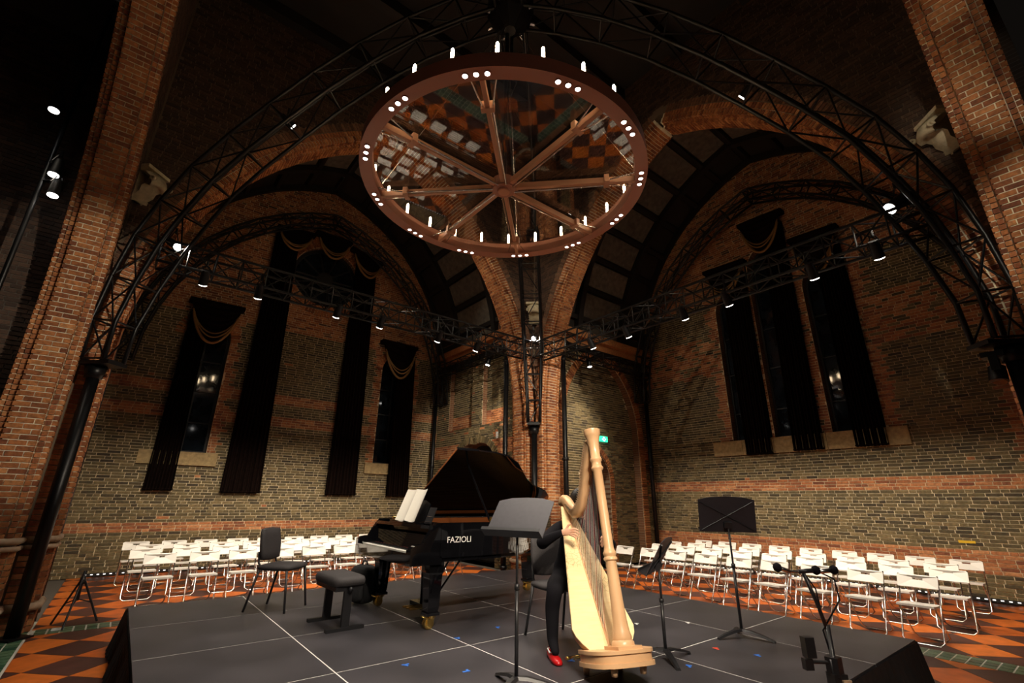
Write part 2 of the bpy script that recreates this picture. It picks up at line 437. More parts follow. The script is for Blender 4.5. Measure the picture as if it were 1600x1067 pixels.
gb = MB().bb(GX1-.21, GX1+.21, -.3, 8.75, -.012, -.006).bb(-.97, 7.63, GY1-.185, GY1+.185, -.012, -.0065).bb(-.97, -.53, 1.9, 9.7, -.012, -.007).build('tile_bed', 'grout_white', floor)
lay(floor, gs, 'green_tile', 300, 'green_tile_rest')

# ------------------------------------------------------------------ end walls
def z_left(u, v):
    if .84 < v < 1.04: return 'brick_red'
    if v > 6.25: return 'brick_red' if random.random() < .9 else 'brick_brown'
    if (3.50 < v < 3.72 or 4.10 < v < 4.34): return 'brick_red'
    if v > 2.67 and (1.38 < u < 1.66 or 5.5 < u < 5.80 or 6.8 < u < 7.0): return 'brick_red'
    return 'brick_red' if random.random() < .002 else 'brick_grey'
WL = [gothic(.90, .52, 2.67, 5.6, .6), gothic(6.28, .52, 2.67, 5.6, .6)]
rose = [(3.62+1.0*math.cos(2*PI*i/32), 8.25+1.0*math.sin(2*PI*i/32)) for i in range(32)]
wl = slab(MB(), (0, YL, 0), (1, 0, 0), (0, -1, 0), rect(-1.5, 7.9, 0, 11.8), WL+[rose], .5).build('wall_left', ['mortar', 'reveal_brick']); tag(wl, kind='structure')
lay(wl, field((0, YL, 0), (1, 0, 0), (0, -1, 0), -1.4, 7.9, .0, 11.75, WL+[rose], z_left))
def z_right(u, v):
    if .45 < v < .85 or 1.97 < v < 2.19: return 'brick_red'
    if v > 7.4: return 'brick_red' if random.random() < .8 else 'brick_brown'
    if 5.1 < v < 6.3: return 'brick_red' if random.random() < .75 else 'brick_grey'
    if v > 3.2 and (2.55 < u < 2.85 or 6.22 < u < 6.5 or 5.1 < u < 5.3 or 3.87 < u < 4.05): return 'brick_red'
    if u < 1.0: return 'brick_red'
    return 'brick_red' if random.random() < .002 else 'brick_grey'
WRc = [(5.72, 6.9), (4.64, 7.9), (3.36, 6.9)]
WR = [gothic(c, .51, 3.23, h, .7) for c, h in WRc]
wr = slab(MB(), (XR, 0, 0), (0, 1, 0), (-1, 0, 0), rect(-.4, 9.0, 0, 11.8), WR, .5).build('wall_right', ['mortar', 'reveal_brick']); tag(wr, kind='structure')
lay(wr, field((XR, 0, 0), (0, 1, 0), (-1, 0, 0), -.3, 9.0, 0, 11.75, WR, z_right))
def ring(poly_fn, hw, z0, zs, rise, wd, O, U, N, matk, cx, proud=.02, a0=0):
    """voussoir ring of bricks round a pointed opening"""
    O = V(O); U = V(U); N = V(N); out = []; Z = V((0, 0, 1))
    r = (hw*hw+rise*rise)/(2*hw); th = math.atan2(rise, r-hw); nst = int(r*th/.075)
    for sg in (-1, 1):
        z = z0
        while z < zs:
            c = O+U*(cx+sg*(hw+wd/2))+Z*(z+CO/2)+N*proud/2
            out.append((c, U, Z, N if U.cross(Z).dot(N) > 0 else N, wd-JT, CO-JT, .03, matk)); z += CO
        for i in range(nst):
            t = th*(i+.5)/nst; n_ = U*(sg*math.cos(t))+Z*math.sin(t); tg = U*(-sg*math.sin(t))+Z*math.cos(t)
            c = O+U*(cx+sg*(hw-r))+Z*zs+n_*(r+wd/2)+N*proud/2
            out.append((c, n_, tg, N, wd-JT, .075-JT, .03, matk))
    return out
# return walls that meet behind the centre pier
def z_ret(u, v):
    if v < .5: return 'brick_grey'
    if 5.9 < v or 2.9 < v < 3.3: return 'brick_red'
    return 'brick_red' if random.random() < .06 else 'brick_grey'
NI = [rect(11.92, 13.25, 3.72, 6.3), rect(10.3, 11.35, 3.72, 6.3)]
DOORL = gothic(11.7, 1.15, .0, 2.35, .85)
wb1 = slab(MB(), (7.9, 0, 0), (0, 1, 0), (-1, 0, 0), rect(9.4, 14.1, 0, 7.3), NI+[DOORL], .16)
slab(wb1, (8.06, 0, 0), (0, 1, 0), (-1, 0, 0), rect(9.4, 14.1, 0, 7.3), [DOORL], .5)
wb1 = wb1.build('wall_left_return', ['mortar', 'reveal_brick']); tag(wb1, kind='structure')
lay(wb1, field((7.9, 0, 0), (0, 1, 0), (-1, 0, 0), 9.5, 14.04, 0, 7.2, NI+[gothic(11.7, 1.35, 0, 2.35, 1.03)], z_ret)
    + ring(None, 1.15, 0, 2.35, .85, .2, (7.9, 0, 0), (0, 1, 0), (-1, 0, 0), 'brick_grey', 11.7, .03)
    + field((8.06, 0, 0), (0, 1, 0), (-1, 0, 0), 11.92, 13.25, 3.72, 6.3, [], lambda u, v: 'brick_red' if v < 4.2 else 'brick_grey')
    + field((8.06, 0, 0), (0, 1, 0), (-1, 0, 0), 10.3, 11.35, 3.72, 6.3, [], lambda u, v: 'brick_red' if v < 4.2 else 'brick_grey'))
BL = gothic(10.55, 1.62, 0, 3.6, 2.35)
DOORR = gothic(10.45, .55, 0, 2.2, .85)
wb2 = slab(MB(), (0, 9.0, 0), (1, 0, 0), (0, -1, 0), rect(8.3, 12.7, 0, 7.3), [BL], .22)
slab(wb2, (0, 9.22, 0), (1, 0, 0), (0, -1, 0), rect(8.3, 12.7, 0, 7.3), [DOORR], .5)
wb2 = wb2.build('wall_right_return', ['mortar', 'reveal_brick']); tag(wb2, kind='structure')
BL2 = gothic(10.55, 1.62+.24, 0, 3.6, 2.6)
lay(wb2, field((0, 9.0, 0), (1, 0, 0), (0, -1, 0), 8.4, 12.64, 0, 7.2, [BL2], z_ret)
    + [b for b in field((0, 9.22, 0), (1, 0, 0), (0, -1, 0), 8.93, 12.17, 0, 5.9, [gothic(10.45, .72, 0, 2.2, 1.0)], lambda u, v: 'brick_grey') if inside((b[0].x, b[0].z), BL)]
    + ring(None, 1.62, 0, 3.6, 2.35, .24, (0, 9.0, 0), (1, 0, 0), (0, -1, 0), 'brick_orange', 10.55, .05)
    + ring(None, .55, 0, 2.2, .85, .17, (0, 9.22, 0), (1, 0, 0), (0, -1, 0), 'brick_orange', 10.45, .04))
d1 = MB().bb(9.8, 11.1, 9.5, 9.56, 0, 3.2).build('door_1', 'door_black'); tag(d1, kind='structure')
for k in range(2):
    MB().bb(9.95+.52*k, 10.42+.52*k, 9.48, 9.51, .1, 2.5).build('door_leaf', 'door_black', d1)
d2 = MB().bb(8.38, 8.46, 10.4, 13, 0, 3.3).build('door_2', 'door_black'); tag(d2, kind='structure')
for k in range(2):
    MB().bb(8.34, 8.385, 10.6+1.1*k, 11.66+1.1*k, .05, 2.6).build('door_leaf', 'door_black', d2)
# plain masonry that closes the arms, mostly unseen
ws = MB().bb(-1.6, -1.1, 9.5, 14.2, 0, 11.8).build('wall_left_side', 'far_brick'); tag(ws, kind='structure')
ws = MB().bb(8.43, 12.8, -.6, -.1, 0, 11.8).build('wall_right_side', 'far_brick'); tag(ws, kind='structure')
ww = MB().bb(-8, -1.4, 9.05, 9.5, 0, 10).build('wall_far_left', 'grout'); tag(ww, kind='structure')  # shade put into the colours: dark backing here, darkened bricks on top
lay(ww, field((0, 9.05, 0), (1, 0, 0), (0, -1, 0), -4.6, -1.45, 1.5, 9, [], lambda u, v: 'brick_shaded'), top=300)
# ------------------------------------------------------------------ crossing arches
def arch(name, face, A, D, offs):
    """face: point on the crossing face at floor, centre of opening; A: along; D: away from crossing"""
    face = V(face); A = V(A); D = V(D); Z = V((0, 0, 1))
    hw = HO; r = (hw*hw+RISE*RISE)/(2*hw); th = math.atan2(RISE, r-hw)
    def sta(s):
        """station at path length s -> (pos, inward normal is -n) in (a,z), n outward, tangent"""
        if s < ZS: return (hw, s), (1, 0), (0, 1)
        t = (s-ZS)/r
        return (hw-r+r*math.cos(t), ZS+r*math.sin(t)), (math.cos(t), math.sin(t)), (-math.sin(t), math.cos(t))
    tot = ZS+r*th
    P_ = lambda sg, s, n, d: (lambda q: face+A*(sg*(q[0][0]+q[1][0]*n))+Z*(q[0][1]+q[1][1]*n)+D*d)(sta(s))
    # spandrel slab with the opening at n = .32
    n0 = .31; loop = []
    ns = 26
    for i in range(ns+1):
        s = ZS+r*th*i/ns; q = sta(s); loop.append((q[0][0]+q[1][0]*n0, q[0][1]+q[1][1]*n0))
    # apex of the offset arcs: cut at a=0
    loop = [p for p in loop if p[0] > 0.0]
    zt = loop[-1][1]; zap = ZS+math.sqrt(max(0, (r+n0)**2-(r-hw)**2))
    right = [(hw+n0, 0)]+loop+[(0, zap)]; left = [(-a, b) for a, b in right[::-1][1:]]
    hole = right+left
    mb = MB(); top = 11.6
    poly = [(-HI-.0, 0), (-HI, top), (HI, top), (HI, 0)]
    outer = [(-HI-.6, 0.0), (-HI-.6, top), (HI+.6, top), (HI+.6, 0.0)]
    ring_poly = outer+[(a, b) for a, b in right]+[(a, b) for a, b in left]
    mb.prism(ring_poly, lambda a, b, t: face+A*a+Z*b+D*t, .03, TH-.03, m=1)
    # cores of the moulded ring
    for nn0, nn1, d0, d1 in ((.012, .4, .15, TH-.15), (.075, .185, .014, TH-.014), (.18, .5, .036, TH-.03)):
        for sg in (-1, 1):
            vs = []; fs = []; S = [i*ZS/8 for i in range(8)]+[ZS+r*th*i/30 for i in range(31)]
            for s in S: vs += [P_(sg, s, nn0, d0), P_(sg, s, nn0, d1), P_(sg, s, nn1, d1), P_(sg, s, nn1, d0)]
            for i in range(len(S)-1):
                for j in range(4): fs.append((i*4+j, i*4+(j+1) % 4, i*4+4+(j+1) % 4, i*4+4+j))
            mb.add(vs, fs)
    o = mb.build(name, ['mortar_pier', 'mortar_shaded']); tag(o, kind='structure')
    bricks = []; step = .0695; k = 0; s = .0
    def B(sg, s, n0, n1, d0, d1, nrm, m):
        q = sta(s+step/2); nd = A*(sg*q[1][0])+Z*q[1][1]; tg = A*(sg*q[2][0])+Z*q[2][1]
        c = P_(sg, s+step/2, (n0+n1)/2, (d0+d1)/2)
        if nrm == 's': bricks.append((c, D, tg, -nd, d1-d0-JT, step-JT, n1-n0, m))
        else: bricks.append((c, nd, tg, -D if nrm == 'f' else D, n1-n0-JT, step-JT, d1-d0, m))
    while s+step < tot:
        for sg in (-1, 1):
            j = random.uniform(0, .004)
            if k % 2: cuts = (.13, .305, .475)
            else: cuts = (.13, .215, .39, .475)
            if s > ZS: cuts = (.13, .30, .475) if k % 2 else (.13, .21, .39, .475)
            for a, b in zip(cuts, cuts[1:]): B(sg, s, -j, .08, a, b, 's', 'brick_orange')
            for a, b in ((.055, .125), (TH-.125, TH-.055)): B(sg, s, .045, .14, a, b, 's', 'brick_orange' if k % 3 else 'brick_red')
            B(sg, s, .06, .185, 0, .055, 'f', 'brick_orange'); B(sg, s, .06, .2, TH-.055, TH, 'b', 'brick_orange')
            B(sg, s, .19, .315, .015, .06, 'f', 'brick_red')
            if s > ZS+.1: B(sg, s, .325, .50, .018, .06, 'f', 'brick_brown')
        s += step; k += 1
    # brick field of the spandrel on the crossing side
    n1 = .5; hl = []
    for i in range(ns+1):
        q = sta(ZS+r*th*i/ns); p = (q[0][0]+q[1][0]*n1, q[0][1]+q[1][1]*n1)
        if p[0] > 0: hl.append(p)
    zap = ZS+math.sqrt((r+n1)**2-(r-hw)**2)
    rr = [(hw+n1, 0)]+hl+[(0, zap)]; hole2 = rr+[(-a, b) for a, b in rr[::-1][1:]]
    bricks += field(face+D*.03, A, -D, -HI, HI, 4.02, 11.6, [hole2], lambda u, v: 'brick_shaded')  # spandrel shade is painted in by the darkened brick colour
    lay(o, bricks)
    # stone collars at the foot of both jambs
    for sg in (-1, 1):
        m = MB()
        for z, rr_ in ((1.0, .032), (1.09, .04), (.30, .05)):
            pts = [face+A*(sg*(hw+.30))+D*(-.005)+Z*z, face+A*(sg*(hw+.07))+D*(-.005)+Z*z, face+A*(sg*(hw-.005))+D*.10+Z*z, face+A*(sg*(hw-.005))+D*(TH-.1)+Z*z, face+A*(sg*(hw+.07))+D*(TH+.005)+Z*z, face+A*(sg*(hw+.3))+D*(TH+.005)+Z*z]
            m.tube(pts, rr_, 8)
        m.build('stone_moulding', 'stone_band', o, True)
    return o
arch('wall_arch_left', (CX, CY+HI, 0), (1, 0, 0), (0, 1, 0), 0)
arch('wall_arch_right', (CX+HI, CY, 0), (0, 1, 0), (1, 0, 0), 0)
arch('wall_pillar_left', (CX-HI, CY, 0), (0, 1, 0), (-1, 0, 0), 0)
arch('wall_pillar_right', (CX, CY-HI, 0), (1, 0, 0), (0, -1, 0), 0)
# ------------------------------------------------------------------ roofs
ceil = MB().bb(-2, 9, -1, 10, 11.6, 11.9).build('ceiling', 'roof_dark'); tag(ceil, kind='structure')
for k in range(6):
    MB().bb(-.9, 7.85, .6+1.6*k, .8+1.6*k, 11.3, 11.6).build('ceiling_beam', 'beam_black', ceil)
def vault(name, O, A, D, depth, hw=4.4, zs=5.9, rise=5.5):
    """pointed boarded roof over an arm, panels between dark ribs"""
    O = V(O); A = V(A); D = V(D); Z = V((0, 0, 1)); r = (hw*hw+rise*rise)/(2*hw); th = math.atan2(rise, r-hw)
    def q(sg, t, n, d): return O+A*(sg*(hw-r+(r+n)*math.cos(t)))+Z*(zs+(r+n)*math.sin(t))+D*d
    mb = MB()
    for sg in (-1, 1):
        mb.grid(lambda u, v: q(sg, th*u, .12, depth*v), 12, 1); mb.grid(lambda u, v: q(sg, th*u, .2, depth*v), 12, 1)
    o = mb.build(name, 'roof_dark'); tag(o, kind='structure')
    nt = 8; ED = [0, depth*.27, depth*.74, depth]; nb = 3
    for sg in (-1, 1):
        for k in range(nb+1):
            m = MB(); d = ED[k]
            vs = []; fs = []
            for i in range(13):
                t = th*i/12; vs += [q(sg, t, -.10, d-.09), q(sg, t, -.10, d+.09), q(sg, t, .12, d+.09), q(sg, t, .12, d-.09)]
            for i in range(12):
                for j in range(4): fs.append((i*4+j, i*4+(j+1) % 4, i*4+4+(j+1) % 4, i*4+4+j))
            m.add(vs, fs).build('roof_rib', 'beam_black', o)
        for i in range(nt+1):
            t = th*i/nt; c = [q(sg, t-.012, -.04, 0), q(sg, t+.012, -.04, 0), q(sg, t+.012, .12, 0), q(sg, t-.012, .12, 0)]
            MB().add(c+[p+D*depth for p in c], [(0, 1, 2, 3), (4, 7, 6, 5), (0, 4, 5, 1), (1, 5, 6, 2), (2, 6, 7, 3), (3, 7, 4, 0)]).build('purlin', 'beam_black', o)
        for k in range(nb):
            for i in range(nt):
                t0, t1 = th*i/nt+.02, th*(i+1)/nt-.02; e0, e1 = ED[k]+.13, ED[k+1]-.13
                c = [q(sg, t0, .05, e0), q(sg, t1, .05, e0), q(sg, t1, .05, e1), q(sg, t0, .05, e1)]
                e = [q(sg, t0, .10, e0), q(sg, t1, .10, e0), q(sg, t1, .10, e1), q(sg, t0, .10, e1)]
                MB().add(c+e, [(0, 1, 2, 3), (4, 7, 6, 5), (0, 4, 5, 1), (1, 5, 6, 2), (2, 6, 7, 3), (3, 7, 4, 0)]).build('roof_panel', 'roof_board' if k == 1 else 'roof_dark', o)
    return o
vault('ceiling_left', (CX, 9.5, 0), (1, 0, 0), (0, 1, 0), 4.5)
vault('ceiling_right', (8.43, CY, 0), (0, 1, 0), (1, 0, 0), 4.2)
# timber cornice over the return walls
t1 = MB().bb(7.55, 7.9, 9.6, 14.0, 6.15, 6.35).bb(7.7, 7.9, 9.6, 14, 5.95, 6.15).build('trim_1', 'brick_orange'); tag(t1, kind='structure')
t2 = MB().bb(8.5, 12.6, 8.65, 9.0, 6.15, 6.35).bb(8.5, 12.6, 8.8, 9.0, 5.95, 6.15).build('trim_2', 'brick_orange'); tag(t2, kind='structure')

# ------------------------------------------------------------------ windows, sills
def window(name, O, U, N, c, z0, zs, rise, hw, bars, sill=None):
    O = V(O); U = V(U); N = V(N); Z = V((0, 0, 1)); P3 = lambda a, b, t: O+U*a+Z*b+N*t
    g = gothic(c, hw+.01, z0, zs, rise)
    o = MB().prism(g, P3, -.30, -.33).build(name, 'window_glass'); tag(o, kind='structure')
    m = MB(); inn = gothic(c, hw-.05, z0+.05, zs, rise-.08)
    m.prism(g, P3, -.23, -.30, [inn[::-1]]); m.build('window_frame', 'window_lead', o)
    MB().prism(rect(c-.02, c+.02, z0, zs+rise*.8), P3, -.25, -.29).build('mullion', 'window_lead', o)
    z = z0+.75
    while z < zs+.2:
        MB().prism(rect(c-hw, c+hw, z-.015, z+.015), P3, -.25, -.29).build('glazing_bar', 'window_lead', o); z += bars
    return o
w1 = window('window_1', (0, YL, 0), (1, 0, 0), (0, -1, 0), .90, 2.67, 5.6, .6, .52, .8)
w2 = window('window_2', (0, YL, 0), (1, 0, 0), (0, -1, 0), 6.28, 2.67, 5.6, .6, .52, .8)
for k, (a, b) in enumerate(((.08, 1.68), (5.50, 7.06))):
    for q_ in range(2):
        MB().bb(a+(b-a)/2*q_+.004, a+(b-a)/2*(q_+1)-.004, YL-.07, YL+.05, 2.36, 2.67).build('window_sill', 'stone_sill', (w1, w2)[k])
for k, (c, h) in enumerate(WRc):
    w_ = window('window_%d' % (3+k), (XR, 0, 0), (0, 1, 0), (-1, 0, 0), c, 3.23, h, .7, .51, 1.1)
    a, b = ((5.18, 6.78), (4.0, 5.18), (2.47, 4.0))[k]
    for q_ in range(2):
        MB().bb(XR-.08, XR+.05, a+(b-a)/2*q_+.004, a+(b-a)/2*(q_+1)-.004, 2.85, 3.23).build('window_sill', 'stone_sill', w_)
rw = MB().prism([(3.62+1.01*math.cos(2*PI*i/32), 8.25+1.01*math.sin(2*PI*i/32)) for i in range(32)], lambda a, b, t: (a, YL-t, b), -.28, -.25).build('window_6', 'window_glass'); tag(rw, kind='structure')
MB().prism([(3.62+1.0*math.cos(2*PI*i/32), 8.25+1.0*math.sin(2*PI*i/32)) for i in range(32)], lambda a, b, t: (a, YL-t, b), -.24, -.16, [[(3.62+.9*math.cos(-2*PI*i/32), 8.25+.9*math.sin(-2*PI*i/32)) for i in range(32)]]).build('window_frame', 'window_lead', rw)
for k in range(10):
    a = 2*PI*k/10; d = V((math.cos(a), 0, math.sin(a))); c = V((3.62, YL+.2, 8.25))
    rod('tracery_bar', c+d*.2, c+d*.93, .03, 'window_lead', rw)
MB().cyl((3.62, YL+.17, 8.25), (3.62, YL+.24, 8.25), .24, n=20).build('tracery_hub', 'window_lead', rw)
# brick rings round rose and left windows
def ring_circle(cx, cz, r, wd, a0, a1):
    out = []; n = int(r*(a1-a0)/.075); U = V((1, 0, 0)); Z = V((0, 0, 1)); N = V((0, -1, 0))
    for i in range(n):
        t = a0+(a1-a0)*(i+.5)/n; nd = U*math.cos(t)+Z*math.sin(t); tg = -U*math.sin(t)+Z*math.cos(t)
        out.append((V((cx, YL, cz))+nd*(r+wd/2)+N*.012, nd, tg, N, wd-JT, .075-JT, .03, 'brick_red'))
    return out
lay(rw, ring_circle(3.62, 8.25, 1.0, .34, 0, 2*PI))
for o_, c in ((w1, .9), (w2, 6.28)):
    lay(o_, [b for b in ring(None, .52, 2.67, 5.6, .6, .22, (0, YL, 0), (1, 0, 0), (0, -1, 0), 'brick_red', c, .03) if b[0].z > 5.6])

# ------------------------------------------------------------------ curtains and swags
def curtain(O, U, N, a_top, b_top, a_bot, b_bot, z1, z0, label, group):
    O = V(O); U = V(U); N = V(N); nf = 9
    def fn(u, v):
        a = a_top+(a_bot-a_top)*v; b = b_top+(b_bot-b_top)*v
        d = .13+.045*math.cos(2*PI*nf*u)+.02*math.sin(2*PI*nf*u*.5+1+2*v)
        return O+U*(a+(b-a)*u)+V((0, 0, z1+(z0-z1)*v))+N*d
    m = MB().grid(fn, 72, 10); m.grid(lambda u, v: fn(u, v)-N*.05, 72, 10)
    o = thing('curtain', label, 'curtain', fn(.5, 1), 0, group); off = V(o.location)
    m.v = [tuple(V(p)-off) for p in m.v]
    m.build('drape', 'velvet', o, True)
    h = MB(); pts = [fn(i/60, 1)+V((0, 0, .03))+N*.006-off for i in range(61)]; h.tube(pts, .018, 6).build('hem', 'velvet', o, True)
    rod('curtain_rail', O+U*(a_top-.05)+V((0, 0, z1+.02))+N*.13-off, O+U*(b_top+.05)+V((0, 0, z1+.02))+N*.13-off, .02, 'window_lead', o)
    return o
def swag(O, U, N, a, b, zt0, zt1, drop, label, group, folds=6):
    O = V(O); U = V(U); N = V(N)
    def fn(u, v):
        top = zt0+(zt1-zt0)*u; sag = drop*(.06+.94*math.sin(PI*u)**.6)
        d = .22+.12*math.sin(PI*u)+.035*math.sin(v*folds*2*PI)*math.sin(PI*u)**.5+.05*v
        inset = .08*v
        return O+U*(a+(b-a)*(inset+(1-2*inset)*u))+V((0, 0, top-sag*v-.25*v*abs(2*u-1)**2*0))+N*d
    o = thing('curtain_swag', label, 'swag', fn(.5, 1), 0, group); off = V(o.location)
    m = MB().grid(lambda u, v: fn(u, v)-off, 28, 48); m.grid(lambda u, v: fn(u, v)-off-N*.04, 28, 48)
    m.build('drape', 'velvet', o, True)
    for v in (.985, .86, .76):
        MB().tube([fn(i/28, v)-off+N*.02 for i in range(1, 28)], .034 if v > .9 else .018, 6).build('gold_edge', 'gold_trim', o, True)
    # pelmet board behind the swag, fixed to the wall
    m = MB(); vs = []
    for u in (0, 1):
        for dz in (-.06, .05):
            for n_ in (0, .26): vs.append(O+U*(a+(b-a)*u)+V((0, 0, zt0+(zt1-zt0)*u+dz))+N*n_-off)
    m.add(vs, [(0, 1, 3, 2), (4, 6, 7, 5), (0, 4, 5, 1), (2, 3, 7, 6), (0, 2, 6, 4), (1, 5, 7, 3)]).build('pelmet_board', 'velvet', o)
    return o
LW = ((0, YL, 0), (1, 0, 0), (0, -1, 0)); RW = ((XR, 0, 0), (0, 1, 0), (-1, 0, 0))
g = 'dark velvet window curtains'
curtain(*LW, .40, .82, .33, .89, 6.2, 1.77, 'dark brown curtain beside the narrow window nearest the left pillar', g)
curtain(*LW, 1.97, 2.62, 1.86, 2.76, 9.2, 1.74, 'long dark curtain left of the round window on the left wall', g)
curtain(*LW, 4.42, 5.12, 4.42, 5.28, 9.1, 1.73, 'long dark curtain right of the round window on the left wall', g)
curtain(*LW, 6.16, 6.82, 6.24, 6.94, 6.2, 1.72, 'dark brown curtain beside the narrow window behind the piano lid', g)
curtain(*RW, 5.85, 5.15, 5.85, 5.21, 7.9, 2.83, 'dark curtain of the right wall window nearest the harp', g)
curtain(*RW, 4.55, 3.99, 4.71, 4.06, 9.0, 2.85, 'dark curtain of the middle window on the right wall', g)
curtain(*RW, 3.40, 2.84, 3.43, 2.84, 7.9, 2.85, 'dark curtain of the rightmost window on the right wall', g)
g = 'swags over the windows'
swag(*LW, .31, 1.58, 6.5, 6.52, 1.15, 'draped swag over the narrow window nearest the left pillar', g)
swag(*LW, 5.58, 6.85, 6.53, 6.5, 1.2, 'draped swag over the narrow window behind the piano lid', g)
swag(*LW, 1.95, 3.05, 9.35, 9.45, .75, 'leftmost of the three swags over the round window', g)
swag(*LW, 3.05, 4.2, 9.6, 9.6, .85, 'middle one of the three swags over the round window', g)
swag(*LW, 4.2, 5.3, 9.45, 9.2, .85, 'rightmost of the three swags over the round window', g)
swag(*RW, 6.34, 5.1, 8.25, 8.2, 1.0, 'swag over the right wall window nearest the harp', g)
swag(*RW, 5.13, 3.92, 9.3, 9.25, 1.15, 'highest swag, over the middle window of the right wall', g)
swag(*RW, 3.93, 2.79, 8.25, 8.2, 1.2, 'swag over the rightmost window of the right wall', g)

# ------------------------------------------------------------------ trusses
def box_truss(name, label, cat, stations, group=None, rad=.024, br=.012, base=None, rungs=True, ladder=False):
    """stations: list of 4 corner points each"""
    o = thing(name, label, cat, base if base else stations[0][0], 0, group); off = V(o.location)
    S = [[V(p)-off for p in st] for st in stations]
    for c in range(4): MB().tube([st[c] for st in S], rad, 8).build('chord', 'truss_black', o, True)
    for i in range(len(S)):
        if rungs:
            for c in range(4): rod('rung', S[i][c], S[i][(c+1) % 4], br*1.15, 'truss_black', o, 6)
        if i+1 < len(S):
            for c in range(1 if ladder else 0, 4):
                a, b = (c, (c+1) % 4) if i % 2 else ((c+1) % 4, c)
                rod('brace', S[i][a], S[i+1][b], br, 'truss_black', o, 6)
    return o
PROF = [(5.62, 3.45), (5.60, 4.0), (5.44, 4.6), (5.22, 5.2), (4.95, 5.75), (4.62, 6.30), (4.15, 6.84), (3.58, 7.40), (2.95, 7.98), (2.25, 8.52), (1.5, 8.98), (.75, 9.3), (.2, 9.46)]
def diag(sa, sb, label):
    e = V((sa, sb, 0)).normalized(); l = V((-e.y, e.x, 0)); C = V((CX, CY, 0)); out = []; pts = []
    for sg in (1, -1):
        pr_ = PROF if sg == 1 else PROF[::-1]
        for a, z in pr_: pts.append((a*sg, z))
    S = []
    for i, (a, z) in enumerate(pts):
        p0 = pts[max(i-1, 0)]; p1 = pts[min(i+1, len(pts)-1)]; t = V((p1[0]-p0[0], p1[1]-p0[1])).normalized(); n = V((-t.y, t.x))
        if n.y < 0 and abs(a) < 4: n = -n
        if (n.x > 0) != (a > 0) and abs(a) >= .3: n = V((abs(n.x) if a > 0 else -abs(n.x), abs(n.y)))
        n = V((n.x, abs(n.y)))
        q_ = min(1, max(0, (z-3.6)/1.8)); hw_ = .15+.07*q_; dp_ = .37+.15*q_; ai, zi = a, z; ao, zo = a+n.x*dp_, z+n.y*dp_
        S.append([C+e*ai+l*hw_+V((0, 0, zi)), C+e*ai-l*hw_+V((0, 0, zi)), C+e*ao-l*hw_+V((0, 0, zo)), C+e*ao+l*hw_+V((0, 0, zo))])
    return box_truss('arched_truss', label, 'truss', S, 'black arched lighting trusses across the hall', .03, .013, ladder=True)
diag(-1, 1, 'big black arched truss spanning from left pillar to right pillar')
diag(1, 1, 'black arched truss rising like a ladder up the centre pier')
# posts that carry the truss feet
for (px, py, lab) in ((CX-4.15, CY+4.15, 'black post under the truss foot at the left pillar'), (CX+4.15, CY+4.15, 'black post under the truss foot at the centre pier'), (CX+4.15, CY-4.15, 'black post under the truss foot at the right pillar')):
    o = thing('truss_post', lab, 'post', (px, py, 0), math.atan2(py-CY, px-CX), 'truss posts')
    MB().cyl((0, 0, 0), (0, 0, 3.2), .075, n=14).build('post', 'truss_black', o, True)
    MB().bb(-.33, .13, -.15, .15, 3.38, 3.43).build('head_plate', 'truss_black', o)
    MB().cyl((0, 0, 3.2), (0, 0, 3.38), .10, .13, n=14).build('collar', 'truss_black', o, True)
    MB().bb(-.14, .13, -.14, .14, 0, .02).build('foot_plate', 'truss_black', o)
def straight(a, b, wv, hv, n):
    a = V(a); b = V(b); wv = V(wv); hv = V(hv); S = []
    for i in range(n+1):
        c = a+(b-a)*(i/n); S.append([c, c+wv, c+wv+hv, c+hv])
    return S
gg = 'straight lighting trusses under the arches'
box_truss('straight_truss', 'straight black lighting truss under the left arch', 'truss', straight((-.35, 8.45, 5.10), (7.3, 8.45, 5.10), (0, .36, 0), (0, 0, .38), 20), gg, .024, .011)
box_truss('straight_truss', 'straight black lighting truss under the right arch', 'truss', straight((7.25, 8.3, 5.00), (7.25, .7, 5.00), (.36, 0, 0), (0, 0, .38), 20), gg, .024, .011)
box_truss('straight_truss', 'short black truss below the cornice behind the piano', 'truss', straight((7.35, 9.7, 5.55), (7.35, 13.6, 5.55), (.3, 0, 0), (0, 0, .3), 10), gg, .02, .01)
box_truss('straight_truss', 'short black truss over the tall blind arch behind the harp', 'truss', straight((8.6, 8.45, 5.45), (12.3, 8.45, 5.45), (0, .3, 0), (0, 0, .3), 10), gg, .02, .01)
def arm_truss(O, A, D, label, hw=3.95, zs=4.6, rise=5.1):
    O = V(O); A = V(A); D = V(D); r = (hw*hw+rise*rise)/(2*hw); th = math.atan2(rise, r-hw); S = []
    def st(sg, t, z=None):
        q = lambda n, d: O+A*(sg*(hw-r+(r+n)*math.cos(t)))+V((0, 0, zs+(r+n)*math.sin(t)))+D*d
        return [q(0, 0), q(0, .3), q(.34, .3), q(.34, 0)]
    for i in range(11): S.append(st(1, th*i/10))
    for i in range(10, -1, -1): S.append(st(-1, th*i/10))
    b = lambda sg: [p-V((0, 0, zs)) for p in st(sg, 0)]
    return box_truss('arched_truss', label, 'truss', S, 'black arched lighting trusses across the hall', .03, .016)
arm_truss((CX, 13.22, 0), (1, 0, 0), (0, 1, 0), 'black arched truss in front of the round window')
arm_truss((11.95, CY, 0), (0, 1, 0), (1, 0, 0), 'black arched truss in front of the right wall windows')
